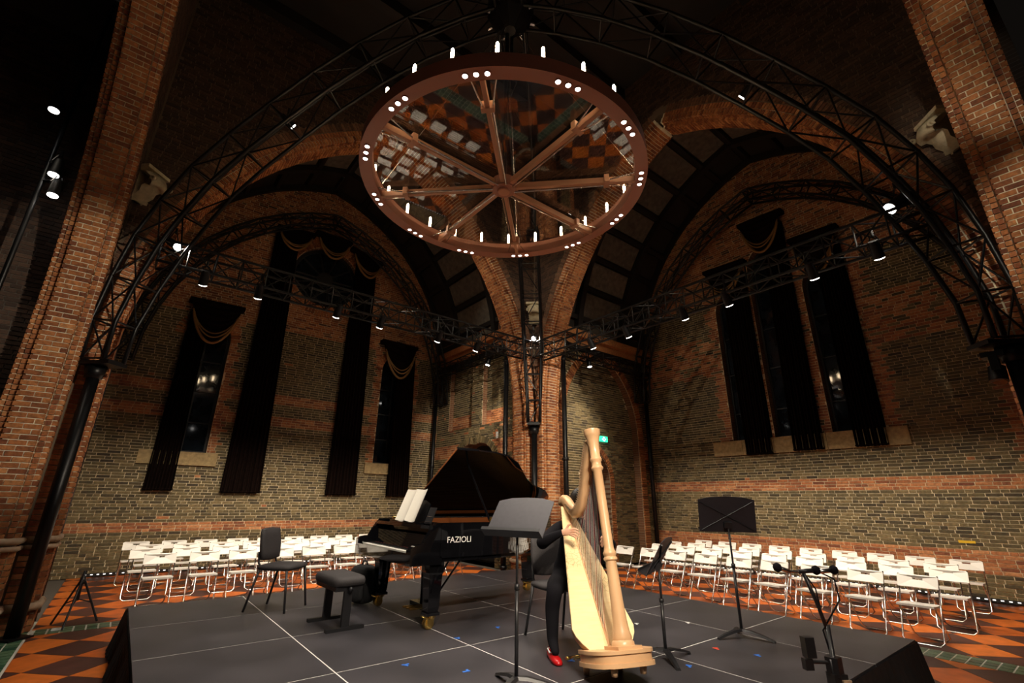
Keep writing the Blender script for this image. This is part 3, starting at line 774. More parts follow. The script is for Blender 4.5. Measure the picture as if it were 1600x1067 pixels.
for (x, y, lab) in ((7.62, 13.7, 'black corner pipe at the right end of the left wall'), (12.35, 8.72, 'black corner pipe at the left end of the right wall'), (7.44, 9.62, 'black pipe along the left edge of the centre pier'), (8.46, 8.47, 'black pipe along the right edge of the centre pier'), (-.62, 9.75, 'black pipe beside the left pillar'), (12.3, .62, 'black pipe at the right end of the right wall')):
    o = thing('wall_pipe', lab, 'pipe', (x, y, 0), 0, 'black vertical pipes')
    MB().cyl((0, 0, 0), (0, 0, 5.4), .065, n=12).build('pipe', 'truss_black', o, True)
    for z in (.1, 2.6, 5.2): MB().cyl((0, 0, z), (0, 0, z+.07), .085, n=12).build('flange', 'truss_black', o, True)

# ------------------------------------------------------------------ lamps
def can(loc, aim, label, watts=CAN_W, angle=70, length=.26, rad=.07, group='spotlights on the trusses', hang=.12, col=(1, .86, .68), blend=.6):
    loc = V(loc); d = (V(aim)-loc).normalized()
    o = thing('spotlight', label, 'spotlight', loc, 0, group)
    b = -d*length
    MB().cyl(b, -d*.01, rad*.86, rad, n=18).build('housing', 'truss_black', o, True, 40)
    MB().cyl(-d*.012, d*.004, rad*.86, n=18).build('lens', 'can_glow', o)
    top = -d*(length*.55)+V((0, 0, rad+hang)); s = d.orthogonal().normalized() if abs(d.z) > .98 else d.cross(V((0, 0, 1))).normalized()
    m = MB(); c = -d*(length*.55)
    m.tube([c+s*(rad+.012), c+s*(rad+.012)+V((0, 0, .05)), top+s*.03, top, top-s*.03, c-s*(rad+.012)+V((0, 0, .05)), c-s*(rad+.012)], .009, 6)
    m.build('yoke', 'truss_black', o)
    MB().cyl(top, top+V((0, 0, .09)), .02, n=8).build('clamp', 'truss_black', o)
    if watts:
        L = bpy.data.lights.new('spot_beam', 'SPOT'); L.energy = watts; L.color = col; L.spot_size = math.radians(angle); L.spot_blend = blend; L.shadow_soft_size = .05
        lo = bpy.data.objects.new('spot_beam', L); COL.objects.link(lo); lo.parent = o
        lo.matrix_local = Matrix.Translation(d*.03) @ d.to_track_quat('-Z', 'Y').to_matrix().to_4x4()
    return o
ORD = ['first', 'second', 'third', 'fourth', 'fifth', 'sixth', 'seventh', 'eighth', 'ninth', 'tenth', 'eleventh', 'twelfth']
for k, (x, aim, wt, an) in enumerate(((.31, (.6, 12.6, 0), 1, 72), (1.13, (1.6, 12.4, 0), 1, 72), (2.49, (2.6, 12.4, 0), 1, 72), (3.37, (3.6, 12.4, 0), 1, 72), (4.71, (4.8, 12.4, 0), 1, 72), (5.73, (6.0, 12.2, 0), 1, 72))):
    can((x, 8.6, 4.93), aim, '%s spotlight from the left hanging on the left straight truss' % ORD[k], CAN_W*.75*wt, an)
for k, (y, aim, wt, an) in enumerate(((6.46, (11.0, 6.9, 0), 1, 72), (5.5, (11.0, 5.8, 0), 1, 72), (4.22, (11.0, 4.6, 0), 1, 72), (3.39, (11.0, 3.6, 0), 1, 72), (2.08, (11.0, 2.4, 0), 1, 72), (1.28, (11.0, 1.4, 0), 1, 72))):
    can((7.4, y, 4.82), aim, '%s spotlight from the left hanging on the right straight truss' % ORD[k], CAN_W*.75*wt, an)
can((-.14, 8.55, 5.45), (4.6, 2.6, .4), 'spotlight at the left end of the left truss, aimed at the stage', CAN_W*.8, 60)
can((7.35, 1.03, 5.45), (3.2, 5.4, .8), 'large spotlight at the right end of the right truss', CAN_W*.9, 60, .34, .09)
can((1.05, 8.0, 8.2), (7.6, 8.9, 5.0), 'spotlight on the left half of the arched truss', CAN_W*.8, 60)
can((6.85, 2.4, 8.2), (7.7, 8.9, 4.4), 'spotlight on the right half of the arched truss', CAN_W*.8, 60)
can((7.45, 8.5, 5.6), (3.4, 2.9, .6), 'spotlight hung inside the ladder truss at the centre pier', CAN_W*.7, 60)
can((7.5, 10.6, 5.35), (6.6, 11.5, 0), 'spotlight on the short truss behind the piano', CAN_W*.45, 90)
can((9.6, 8.55, 5.25), (10.2, 8.0, 0), 'spotlight on the short truss over the blind arch', CAN_W*.5, 95)
for (x, aim, wt, an, lb) in ((-.3, (3.2, 2.9, 1.1), 2.6, 24, 'added spotlight out of view behind the camera aimed at the harp'), (1.0, (2.8, 5.6, .8), 1.5, 45, 'added spotlight out of view behind the camera aimed at the piano'), (2.2, (7.7, 8.9, 3.4), 11.0, 24, 'added spotlight out of view behind the camera aimed at the centre pier'), (4.2, (-1.15, 8.5, 3.6), 4.0, 23, 'added spotlight out of view behind the camera aimed at the left pillar'), (.3, (4.2, 3.8, .4), 1.4, 55, 'added spotlight out of view behind the camera aimed at the stage middle'), (-1.2, (7.6, -.45, 4.6), 2.4, 14, 'added spotlight out of view behind the camera aimed at the right pillar'), (-2.0, (7.6, -.45, 6.9), 2.6, 15, 'added spotlight out of view behind the camera aimed high at the right pillar')):
    can((x, -1.6, 5.1), aim, lb, CAN_W*wt, an, group='added spotlights on the unseen near truss')  # extra lamps out of view, added to brighten harp, piano, stage and pillars
box_truss('straight_truss', 'straight black lighting truss added out of view behind the camera', 'truss', straight((-2.4, -1.78, 5.3), (5.6, -1.78, 5.3), (0, .36, 0), (0, 0, .38), 20), gg, .024, .011)  # unseen truss, added to carry the extra spotlights
mt = thing('lamp_mast', 'dark mast carrying the lamps left of the left pillar', 'mast', (-1.86, 8.62, 0))
MB().cyl((0, 0, 0), (0, 0, 9.5), .03, n=10).build('pole', 'truss_black', mt, True)
for z, q in ((7.14, V((-1.95, 8.3, 0))), (6.24, V((-1.75, 8.5, 0))), (5.92, V((-1.68, 8.5, 0)))): rod('arm', (0, 0, z), (q.x+1.86, q.y-8.62, z), .02, 'truss_black', mt)
# lamps of the dark aisle beyond the left pillar
for k, (x, y, z, lb) in enumerate(((-1.95, 8.3, 6.9, 'upper spotlight in the dark aisle left of the left pillar'), (-1.75, 8.5, 6.0, 'middle spotlight in the dark aisle left of the left pillar'), (-1.68, 8.5, 5.68, 'lowest spotlight in the dark aisle left of the left pillar'))):
    can((x, y, z), (x, y-.6, 0), lb, 25, 60)
can((7.9, -.9, 7.9), (7.0, -.6, 0), 'white spotlight at the top right corner beyond the right pillar', 20, 60)

# ------------------------------------------------------------------ ring chandelier
RC = V((3.48, 4.63, 6.02)); RO = 2.065
ch = thing('ring_chandelier', 'large brown ring chandelier with eight spokes and candle lamps above the stage', 'chandelier', RC)
def annulus(m, r0, r1, z0, z1, n=96):
    vs = []; fs = []
    for i in range(n):
        t = 2*PI*i/n; c, s = math.cos(t), math.sin(t)
        vs += [(r0*c, r0*s, z0), (r1*c, r1*s, z0), (r1*c, r1*s, z1), (r0*c, r0*s, z1)]
    for i in range(n):
        a = i*4; b = ((i+1) % n)*4
        for j in range(4): fs.append((a+j, a+(j+1) % 4, b+(j+1) % 4, b+j))
    return m.add(vs, fs)
rg = annulus(MB(), RO-.17, RO, 0, .20).build('ring', 'ring_brown', ch, False, 40)
for k in range(24):
    t = math.radians(5+15*k); p = V((math.cos(t), math.sin(t), 0))*(RO-.09)
    c = MB().lathe([(.035, 0), (.05, .015), (.03, .03), (.022, .06)], 12, p+V((0, 0, .20))).build('candle_cup', 'ring_brown', ch, True)
    MB().lathe([(.018, .05), (.020, .07), (.020, .23), (.010, .255)], 10, p+V((0, 0, .20))).build('candle_tube', 'candle_glow', c, True)
for k in range(12):
    for j in (-1, 0, 1):
        t = math.radians(13.5+30*k+3.6*j); p = V((math.cos(t), math.sin(t), 0))*(RO-.085)
        d = MB().lathe([(.040, 0), (.040, -.012), (.030, -.012), (.030, -.002)], 16, p, cap=False).build('downlight', 'ring_brown', ch, True)
        MB().cyl(p+V((0, 0, -.003)), p+V((0, 0, -.009)), .029, n=14).build('bulb', 'lamp_glow', d)
    t = math.radians(13.5+30*k); p = V((math.cos(t), math.sin(t), 0))*(RO-.085)
    L = bpy.data.lights.new('ring_beam', 'SPOT'); L.energy = RING_W; L.color = (1, .88, .74); L.spot_size = math.radians(110); L.spot_blend = .8; L.shadow_soft_size = .12
    lo = bpy.data.objects.new('ring_beam', L); COL.objects.link(lo); lo.parent = ch; lo.location = p+V((0, 0, -.03))
for k in range(8):
    t = 2*PI*k/8; e = V((math.cos(t), math.sin(t), 0)); l = V((-e.y, e.x, 0)); R_ = RZ(t)
    sp = MB().box(e*1.03+V((0, 0, .03)), (1.74, .055, .09), R_).build('spoke', 'spoke_wood', ch)
    rod('tie_rod', e*.15+l*.05+V((0, 0, -.03)), e*1.5+l*.06+V((0, 0, .0)), .012, 'steel', sp)
    rod('tie_rod', e*1.5+l*.06, e*1.9+l*.16+V((0, 0, .04)), .010, 'steel', sp); rod('tie_rod', e*1.5-l*.05, e*1.9-l*.14+V((0, 0, .04)), .010, 'steel', sp)
    MB().box(e*1.5+V((0, 0, .03)), (.07, .16, .12), R_).build('clamp', 'spoke_wood', sp)
    # glass pane of this sector
    a0, a1 = t+.035, t+2*PI/8-.035
    pl = [(.17*math.cos(a1), .17*math.sin(a1)), (.17*math.cos(a0), .17*math.sin(a0))]+[(1.88*math.cos(a0+(a1-a0)*i/12), 1.88*math.sin(a0+(a1-a0)*i/12)) for i in range(13)]
    MB().prism(pl, lambda a, b, z: (a, b, z), .115, .127).build('glass_pane', 'pane_glass', ch)
hb = MB().lathe([(.0, -.05), (.09, -.05), (.10, -.035), (.17, -.03), (.19, 0), (.19, .12), (.15, .15), (.05, .17)], 32).build('hub', 'ring_brown', ch, False, 35)
MB().lathe([(.085, -.052), (.085, -.064), (.06, -.066), (0, -.066)], 24).build('hub_cap', 'spoke_wood', hb, False, 35)
rod('hanging_rod', (0, 0, .15), (0, 0, 3.4), .035, 'truss_black', ch, 12)
for k in range(4):
    t = PI/4+PI/2*k; rod('hanging_cable', (1.9*math.cos(t), 1.9*math.sin(t), .24), (.1*math.cos(t), .1*math.sin(t), 3.3), .008, 'steel', ch)
bo = thing('truss_node', 'dark bolted node where the arched trusses meet above the ring lamp', 'truss node', (CX, CY, 9.42))
MB().lathe([(.1, -.25), (.34, 0), (.40, .1), (.40, .5), (.3, .6)], 8).build('node_body', 'truss_black', bo)
MB().cyl((.12, .1, -.02), (.12, .1, -1.1), .03, n=10).build('drop_pipe', 'truss_black', bo)
for k in range(8):
    t = PI/8+2*PI*k/8; MB().cyl((.36*math.cos(t), .36*math.sin(t), .06), (.44*math.cos(t), .44*math.sin(t), .06), .03, n=6).build('bolt', 'steel', bo)
# carved stone corbels on the pier corners
def corbel(x, y, a, label):
    o = thing('stone_corbel', label, 'corbel', (x, y, 6.25), a, 'carved stone corbels on the crossing piers')
    o.scale = (.72, .72, .72)
    pr_ = [(.0, .62), (-.30, .58), (-.46, .44), (-.52, .28), (-.47, .20), (-.36, .26), (-.27, .22), (-.25, .10), (-.14, .02), (0, -.12)]
    m = MB(); n = len(pr_)
    def fn(i, j):
        p = pr_[i]; w_ = .15+.10*(p[1]+.12)/.74; s = -1+2*j/8; return (p[0]+.10*abs(s)**2, s*w_, p[1]-.04*abs(s)**3)
    m.add([fn(i, j) for i in range(n) for j in range(9)], [(i*9+j, i*9+j+1, i*9+9+j+1, i*9+9+j) for i in range(n-1) for j in range(8)])
    m.add([(0.08, -.3, .62), (.08, .3, .62), (.08, .3, -.1), (.08, -.3, -.1), (-.02, -.26, .62), (-.02, .26, .62), (-.02, .26, -.1), (-.02, -.26, -.1)], [(0, 1, 2, 3), (7, 6, 5, 4), (0, 4, 5, 1), (2, 6, 7, 3), (0, 3, 7, 4), (1, 5, 6, 2)])
    m.build('bracket', 'stone_cream', o, True)
    for s in (-1, 1): MB().tube([(-.46+.07*math.cos(q*.5)*(1-q*.06), s*.235, .30+.07*math.sin(q*.5)*(1-q*.06)) for q in range(14)], .025, 6).build('scroll', 'stone_cream', o, True)
    MB().bb(-.32, .05, -.29, .29, .60, .68).build('cap', 'stone_cream', o)
corbel(CX-4.28, CY+4.28, math.radians(-45), 'cream carved stone corbel beside the left pillar')
corbel(CX+4.28, CY+4.28, math.radians(45), 'cream stone corbel behind the ladder truss on the centre pier')
corbel(CX+4.28, CY-4.28, math.radians(-45), 'cream carved stone corbel beside the right pillar')
bpy.data.objects['stone_corbel'].rotation_euler.z = math.radians(-45+0); bpy.data.objects['stone_corbel'].rotation_euler.z = math.atan2(1, -1)

# ------------------------------------------------------------------ stage
stg = thing('stage', 'low black square stage of twenty-five panels with black skirt', 'stage', (SX, SY, 0))
W5 = SP*5
MB().bb(.01, W5-.01, .01, W5-.01, .28, ZST-.002).build('stage_frame', 'stage_edge', stg)
pm = MB().bb(-SP/2+.006, SP/2-.006, -SP/2+.006, SP/2-.006, -.02, 0).mesh('panel', 'stage_black')
for i in range(5):
    for j in range(5): link('panel', pm, stg, Matrix.Translation((SP*(i+.5), SP*(j+.5), ZST)))
for i in range(6):
    for j in range(6): MB().bb(SP*i*.99+.02, SP*i*.99+.07, SP*j*.99+.02, SP*j*.99+.07, 0, .28).build('leg', 'truss_black', stg)
m = MB()
for (ax, ay, bx, by, nx, ny) in ((0, 0, W5, 0, 0, -1), (W5, 0, W5, W5, 1, 0), (W5, W5, 0, W5, 0, 1), (0, W5, 0, 0, -1, 0)):
    sk = MB()
    def fn(u, v, off=0):
        q = .010+v*(.05+.035*math.cos(u*90*PI)+.02*math.sin(u*37))-off
        return (ax+(bx-ax)*u+nx*q, ay+(by-ay)*u+ny*q, (ZST-.012)*(1-v)+.004*v)
    sk.grid(lambda u, v: fn(u, v), 260, 5); sk.grid(lambda u, v: fn(u, v, .004), 260, 5); sk.build('skirt', 'skirt_black', stg, True)
# tape marks
from_px = lambda x, y, z: (lambda d: V((0, 0, CAMZ))+d*((z-CAMZ)/d.z))(rt*(x-800)-up*(y-533.5)+fw*FPX)
for k, (p, c, lab) in enumerate((((2.02, 3.85), 'blue', 'small blue tape mark before the piano bench'), ((2.33, 3.45), 'blue', 'blue tape mark nearest the front music stand on the left'), ((1.62, 3.55), 'blue', 'blue tape mark at a panel joint, lowest on the left'), ((2.75, 4.25), 'blue', 'blue tape mark right of the brass front caster'), ((3.3, 4.35), 'blue', 'blue tape mark between piano and harp chair'), ((2.25, 3.12), 'blue', 'blue tape cross beside the front music stand'), ((3.15, 3.15), 'blue', 'blue tape corner by the harpist red shoe'), ((4.45, 2.62), 'red', 'red tape mark near the right music stand foot'), ((4.55, 2.30), 'blue', 'blue tape mark right of the red tape mark'), ((3.82, 2.50), 'blue', 'blue tape mark at the middle stand base'), ((4.6, 3.6), 'white', 'tiny white tape scrap on the far right panels'), ((5.1, 3.3), 'white', 'white tape scrap left of the right music stand'))):
    o = MB(); a = random.uniform(0, 3)
    o.box((0, 0, .0015), (.06, .02, .002), RZ(a)).box((.015, .01, .0025), (.045, .02, .002), RZ(a+1.3))
    o = o.build('tape_mark', 'tape_'+c); o.location = (p[0], p[1], ZST+.0004); tag(o, lab, 'tape mark', 'tape marks on the stage')

# ------------------------------------------------------------------ folding chairs
def make_chair():
    o = thing('folding_chair', 'white folding chair', 'chair', (0, 0, 0), 0, 'white folding chairs for the audience')
    hw = .205
    a = [(-hw, .20, .76), (-hw, -.17, .05), (-hw+.045, -.195, .011), (hw-.045, -.195, .011), (hw, -.17, .05), (hw, .20, .76)]
    MB().tube(a, .010, 8).build('front_frame', 'chrome', o, True)
    iw = hw-.025
    b = [(-iw, -.17, .44), (-iw, .20, .05), (-iw+.045, .222, .011), (iw-.045, .222, .011), (iw, .20, .05), (iw, -.17, .44)]
    MB().tube(b, .010, 8).build('rear_frame', 'chrome', o, True)
    # back panel with a hand slot
    out = [(-.215, 0), (.215, 0), (.215, .15), (.195, .165), (-.195, .165), (-.215, .15)]
    slot = [(-.055, .105), (.055, .105), (.055, .130), (-.055, .130)]
    bk = RX(math.radians(-27.5))
    MB().prism(out, lambda u, v, t: tuple(V((0, .118, .605))+bk @ V((u, t+.02*(2*abs(u)/.43)**2*-1, v))), -.009, .009, [slot[::-1]]).build('backrest', 'chair_white', o)
    se = MB(); sp = [(-.19, -.20), (.19, -.20), (.20, -.12), (.185, .17), (-.185, .17), (-.20, -.12)]
    se.prism(sp, lambda u, v, t: (u, v, .437+t-.05*(v+.2)), -.012, .012, [[(-.04, -.02), (-.04, .01), (.04, .01), (.04, -.02)]]).build('seat', 'chair_white', o)
    for s in (-1, 1): rod('hinge', (s*(iw-.012), .02, .27), (s*(hw+.012), .02, .27), .009, 'truss_black', o, 6)
    return o
proto = make_chair(); index_kids(); first = [proto]
def put_chair(x, y, rz, label):
    c = first.pop() if first else copy_tree(proto)
    c.location = (x, y, 0); c.rotation_euler = (0, 0, rz); c['label'] = label
rows = ('front', 'second', 'third', 'back')
for r_, (yb, x0) in enumerate(((10.0, .70), (11.0, .55), (11.9, .62), (12.75, .46))):
    for k in range(11 if r_ else 10):
        if r_ == 3 and k > 9: continue
        put_chair(x0+.60*k+random.uniform(-.02, .02), yb-.20, random.uniform(-.03, .03), 'white folding chair, %s from the left in the %s row facing from the left wall' % (ORD[k], rows[r_]))
for r_, (xb, y0) in enumerate(((8.55, 1.98), (9.65, 1.87), (10.55, 2.13), (11.6, 1.97))):
    for k in range(9):
        put_chair(xb-.20, y0+.605*k+random.uniform(-.02, .02), -PI/2+random.uniform(-.03, .03), 'white folding chair, %s from the right in the %s row facing from the right wall' % (ORD[k], rows[r_]))
# ------------------------------------------------------------------ padded black chairs
def pad_chair(x, y, rz, label):
    o = thing('orchestra_chair', label, 'chair', (x, y, ZST+.0045), rz, 'black padded musician chairs')   # faces -Y locally
    for s in (-1, 1):
        MB().cyl((s*.20, -.17, .43), (s*.225, -.23, 0), .013, n=10).build('leg', 'stand_black', o, True)
        MB().cyl((s*.20, .17, .43), (s*.225, .27, 0), .013, n=10).build('leg', 'stand_black', o, True)
        MB().tube([(s*.17, .15, .42), (s*.17, .21, .50), (s*.16, .235, .62)], .012, 8).build('back_post', 'stand_black', o, True)
    st = MB(); n = 24
    pts = []
    for i in range(n):
        t = 2*PI*i/n; c, s_ = math.cos(t), math.sin(t); k = 1/max(abs(c), abs(s_))**.72; pts.append((c*k, s_*k))
    pr_ = [(.90, 0), (1, .018), (1, .035), (.93, .055), (.7, .066), (.3, .07)]
    vs = [(p[0]*.225*a, p[1]*.215*a, .425+z) for a, z in pr_ for p in pts]
    st.add(vs, [(i*n+j, i*n+(j+1) % n, i*n+n+(j+1) % n, i*n+n+j) for i in range(len(pr_)-1) for j in range(n)]+[tuple(range(n))[::-1], tuple(range((len(pr_)-1)*n, len(pr_)*n))]).build('seat', 'pad_black', o, True)
    bk = MB(); pr2 = [(.90, -.025), (1, -.012), (1, .012), (.9, .028), (.5, .034)]; B_ = RX(math.radians(-9))
    vs = [tuple(V((0, .225, .70))+B_ @ V((p[0]*.195*a, -z-.02*(p[0]*a)**2, p[1]*.185*a))) for a, z in pr2 for p in pts]
    bk.add(vs, [(i*n+j, i*n+(j+1) % n, i*n+n+(j+1) % n, i*n+n+j) for i in range(len(pr2)-1) for j in range(n)]+[tuple(range(n))[::-1], tuple(range((len(pr2)-1)*n, len(pr2)*n))]).build('backrest', 'pad_black', o, True)
    return o
pad_chair(1.70, 6.53, math.radians(45), 'black padded chair with thin legs standing left of the piano bench')
# ------------------------------------------------------------------ piano bench
bn = thing('piano_bench', 'black padded piano bench on two runners before the keyboard', 'bench', (2.0, 5.42, ZST), math.radians(1))
cu = MB(); n = 28; pts = []
for i in range(n):
    t = 2*PI*i/n; c, s_ = math.cos(t), math.sin(t); k = 1/max(abs(c), abs(s_))**.88; pts.append((c*k, s_*k))
pr_ = [(.93, 0), (.99, .015), (1, .045), (.96, .075), (.8, .09), (.3, .098)]
cu.add([(p[0]*.175*a, p[1]*.34*a, .395+z) for a, z in pr_ for p in pts], [(i*n+j, i*n+(j+1) % n, i*n+n+(j+1) % n, i*n+n+j) for i in range(len(pr_)-1) for j in range(n)]+[tuple(range(n))[::-1], tuple(range((len(pr_)-1)*n, len(pr_)*n))]).build('cushion', 'pad_black', bn, True)
MB().bb(-.14, .14, -.29, .29, .35, .395).build('frame', 'stand_black', bn)
for s in (-1, 1):
    MB().bb(-.04, .04, s*.26-.02, s*.26+.02, .03, .36).build('leg', 'stand_black', bn)
    MB().bb(-.19, .19, s*.27-.03, s*.27+.03, 0, .03).build('runner', 'stand_black', bn)
    MB().cyl((0, s*.29, .37), (0, s*.34, .37), .022, n=12).build('knob', 'stand_black', bn, True)
# ------------------------------------------------------------------ grand piano
PX, PY = 2.40, 5.38
pn = thing('grand_piano', 'glossy black concert grand piano with raised lid and brass casters', 'piano', (PX, PY, ZST), math.radians(-1.5))
PL, PW = 2.86, .785
side = [(0.02, -PW), (.9, -PW), (1.15, -.775), (1.4, -.72), (1.65, -.58), (1.85, -.40), (2.05, -.22), (2.25, -.08), (2.45, 0.0), (2.62, .08), (2.76, .20), (2.84, .36), (2.86, .52), (2.83, .66), (2.74, .75), (2.6, PW)]
outl = [(0.02, PW)]+side     # spine closes the loop
def offset(poly, d):
    cx = sum(p[0] for p in poly)/len(poly); out = []; n = len(poly)
    for i in range(n):
        a, b, c = V(poly[i-1]), V(poly[i]), V(poly[(i+1) % n]); t1 = (b-a).normalized(); t2 = (c-b).normalized(); nn = V((-(t1+t2).y, (t1+t2).x))
        if nn.length < 1e-4: nn = V((-t1.y, t1.x))
        nn.normalize(); out.append((b.x+nn.x*d, b.y+nn.y*d))
    return out
body = [(.33, PW), (.33, -PW)]+side[1:]
inn = offset(body, .05)
P3 = lambda a, b, t: (a, b, t)
rim = MB().prism(body, P3, .66, 1.00, [inn[::-1]]).build('rim', 'piano_black', pn, False, 30)
MB().prism(offset(body, .03), P3, .62, .70).build('bottom', 'piano_black', pn)
MB().prism(offset(body, .055), P3, .86, .875).build('iron_plate', 'piano_gold', pn)
MB().prism(offset(body, .052), P3, .93, .995, [offset(body, .066)[::-1]]).build('inner_rim', 'piano_wood', pn)
st_ = MB()
for i in range(60):
    y = -.68+i*.0235; st_.cyl((.42, y, .90), (min(2.6, .95+1.75*((y+.75)/1.5)**.8), y, .90), .0016, n=4)
tag(st_.build('piano_strings', 'steel', pn), kind='stuff')
MB().bb(0, .36, -PW, PW, .60, .68).build('key_bed', 'piano_black', pn)
for s in (-1, 1):
    MB().prism([(0, .68), (.34, .68), (.34, 1.0), (.28, 1.0), (.22, .93), (.14, .80), (.05, .79), (0, .765)], lambda a, b, t: (a, t, b), s*PW-s*.07, s*PW).build('arm', 'piano_black', pn, False, 30)
MB().bb(.0, .03, -PW+.07, PW-.07, .68, .715).build('key_slip', 'piano_black', pn)
kw = MB()
for i in range(52): kw.bb(.03, .18, -.612+i*.02354+.0006, -.612+(i+1)*.02354-.0006, .69, .725)
tag(kw.build('white_keys', 'key_white', pn), kind='stuff')
kb = MB(); pat = [0, 1, 1, 0, 1, 1, 1]
for i in range(51):
    if (1, 0, 1, 1, 0, 1, 1)[i % 7]: y = .612-(i+1)*.02354; kb.bb(.085, .18, y-.006, y+.006, .72, .737)
tag(kb.build('black_keys', 'key_black', pn), kind='stuff')
for s in (-1, 1): MB().bb(.03, .2, s*.665-.05, s*.665+.05, .68, .74).build('cheek_block', 'piano_black', pn)
MB().box((.215, 0, .80), (.02, 1.42, .16), RY(math.radians(14))).build('fallboard', 'piano_black', pn)
MB().bb(.18, .20, -.7, .7, .72, .735).build('felt_strip', 'felt_red', pn)
MB().bb(.22, .60, -PW+.06, PW-.06, .94, .975).build('front_shelf', 'piano_black', pn)
# music desk
ds = MB().prism([(-.36, 0), (.36, 0), (.34, .22), (.2, .26), (-.2, .26), (-.34, .22)], lambda u, v, t: tuple(V((.34, u, .985))+RY(math.radians(22)) @ V((t, 0, v))), 0, .015).build('music_desk', 'piano_black', pn)
MB().bb(.24, .36, -.36, .36, .975, .988).build('desk_tray', 'piano_black', pn)
# main lid, hinged on the spine, with the front flap folded back on it
LA = math.radians(30)
lidR = Matrix.Rotation(-LA, 3, 'X')
def lidp(a, b, t): return tuple(V((0, PW, 1.005))+lidR @ V((a, b-PW, t)))
lidpoly = [(.60, PW+.01), (.60, -PW-.015)]+[(a+.012, b-.015) for a, b in side[1:-1]]+[(2.6, PW+.01)]
ld = MB().prism(lidpoly, lidp, 0, .022).build('lid', 'piano_black', pn)
MB().prism([(.62, PW-.03), (.62, -PW+.0), (.93, -PW+.0), (.93, PW-.03)], lidp, .024, .044).build('lid_flap', 'piano_black', ld)
ed = [V(lidp(a, b, .0)) for a, b in lidpoly[1:-1]]
MB().tube([V(lidp(.60, PW*.9, .011)), V(lidp(.598, -PW-.01, .011))], .010, 6).build('lid_edge', 'piano_wood', ld, True)
pa = V((1.0, -PW+.06, 1.0)); pb = V(lidp(.92, -.50, 0))
rod('lid_prop', pa, pb, .014, 'piano_black', pn); rod('prop_pin', pa+V((0, -.01, 0)), pa+V((0, -.01, .05)), .02, 'brass', pn)
for x in (.5, 1.3, 2.2): rod('hinge', (x-.04, PW, 1.008), (x+.04, PW, 1.008), .012, 'brass', pn)
# legs with brass casters
def pleg(x, y):
    m = MB(); prf = [(.085, .62), (.085, .52), (.075, .50), (.062, .2), (.055, .16), (.07, .15), (.07, .125)]
    vs = [(x+sx*h, y+sy*h, z) for h, z in prf for sx, sy in ((-1, -1), (1, -1), (1, 1), (-1, 1))]
    fs = [(i*4+j, i*4+(j+1) % 4, i*4+4+(j+1) % 4, i*4+4+j) for i in range(len(prf)-1) for j in range(4)]+[(3, 2, 1, 0), tuple(range(len(prf)*4-4, len(prf)*4))]
    l = m.add(vs, fs).build('leg', 'piano_black', pn)
    c = MB().cyl((x, y, .125), (x, y, .10), .07, .05, n=16).bb(x-.05, x+.02, y-.045, y-.03, .04, .11).bb(x-.05, x+.02, y+.03, y+.045, .04, .11).build('caster', 'brass', l, False, 40)
    MB().cyl((x-.02, y-.028, .052), (x-.02, y+.028, .052), .052, n=22).cyl((x-.02, y-.034, .052), (x-.02, y+.034, .052), .02, n=12).build('caster_wheel', 'brass', l, False, 40)
    MB().tube([(x-.03, y-.05, .10), (x-.10, y-.05, .12), (x-.12, y-.03, .13)], .008, 6).build('caster_brake', 'brass', l, True)
pleg(.33, -.66); pleg(.33, .66); pleg(2.52, .47)
# pedal lyre
for s in (-1, 1): MB().cyl((.62, s*.11, .62), (.62, s*.085, .10), .028, n=10).build('lyre_post', 'piano_black', pn, True); rod('lyre_brace', (.66, s*.09, .13), (1.05, s*.12, .62), .012, 'piano_black', pn)
MB().bb(.50, .70, -.17, .17, .06, .12).build('pedal_box', 'piano_black', pn)
for k in (-1, 0, 1): MB().bb(.38, .52, k*.085-.018, k*.085+.018, .065, .08).build('pedal', 'brass', pn)
# maker's name on the side
def text_mesh(s, size, name, m, parent, M):
    c = bpy.data.curves.new(name, 'FONT'); c.body = s; c.size = size; c.extrude = .0015; c.align_x = 'CENTER'; c.align_y = 'CENTER'
    t = bpy.data.objects.new(name+'_tmp', c); COL.objects.link(t); dg = bpy.context.evaluated_depsgraph_get(); me = bpy.data.meshes.new_from_object(t.evaluated_get(dg))
    bpy.data.objects.remove(t); me.materials.clear(); me.materials.append(MATS[m]); return link(name, me, parent, M)
text_mesh('FAZIOLI', .085, 'lettering', 'print_white', pn, Matrix.Translation((.56, -PW-.002, .83)) @ Matrix.Rotation(PI/2, 4, 'X'))
# lamp-like reading tablet on the shelf
tb = thing('desk_rack', 'small black wire rack at the right side of the sheet music', 'rack', (PX+.30, PY-.52, ZST+.976))
MB().box((.03, 0, .09), (.012, .14, .18), RY(math.radians(22))).build('plate', 'stand_black', tb)
for k in range(3): rod('wire', (-.012+.03*k, -.06, .03+.05*k), (-.012+.03*k, .06, .03+.05*k), .004, 'steel', tb)
# open score on the desk
sm = thing('sheet_music', 'open white music score standing on the piano desk', 'sheet music', (PX+.29, PY, ZST+.99), math.radians(-1.5))
T_ = RY(math.radians(22))
for s, nm in ((1, 'page'), (-1, 'page')):
    MB().grid(lambda u, v: tuple(T_ @ V((.018+.03*abs(u)*(1-u)*3*0+.025*math.sin(PI*u)-.04, s*.265*u, .385*v))), 10, 2).grid(lambda u, v: tuple(T_ @ V((.022+.025*math.sin(PI*u)-.04, s*.265*u, .385*v))), 10, 2).build(nm, 'paper', sm, True)
rod('spine', T_ @ V((-.02, 0, 0)), T_ @ V((-.02, 0, .385)), .003, 'paper', sm)
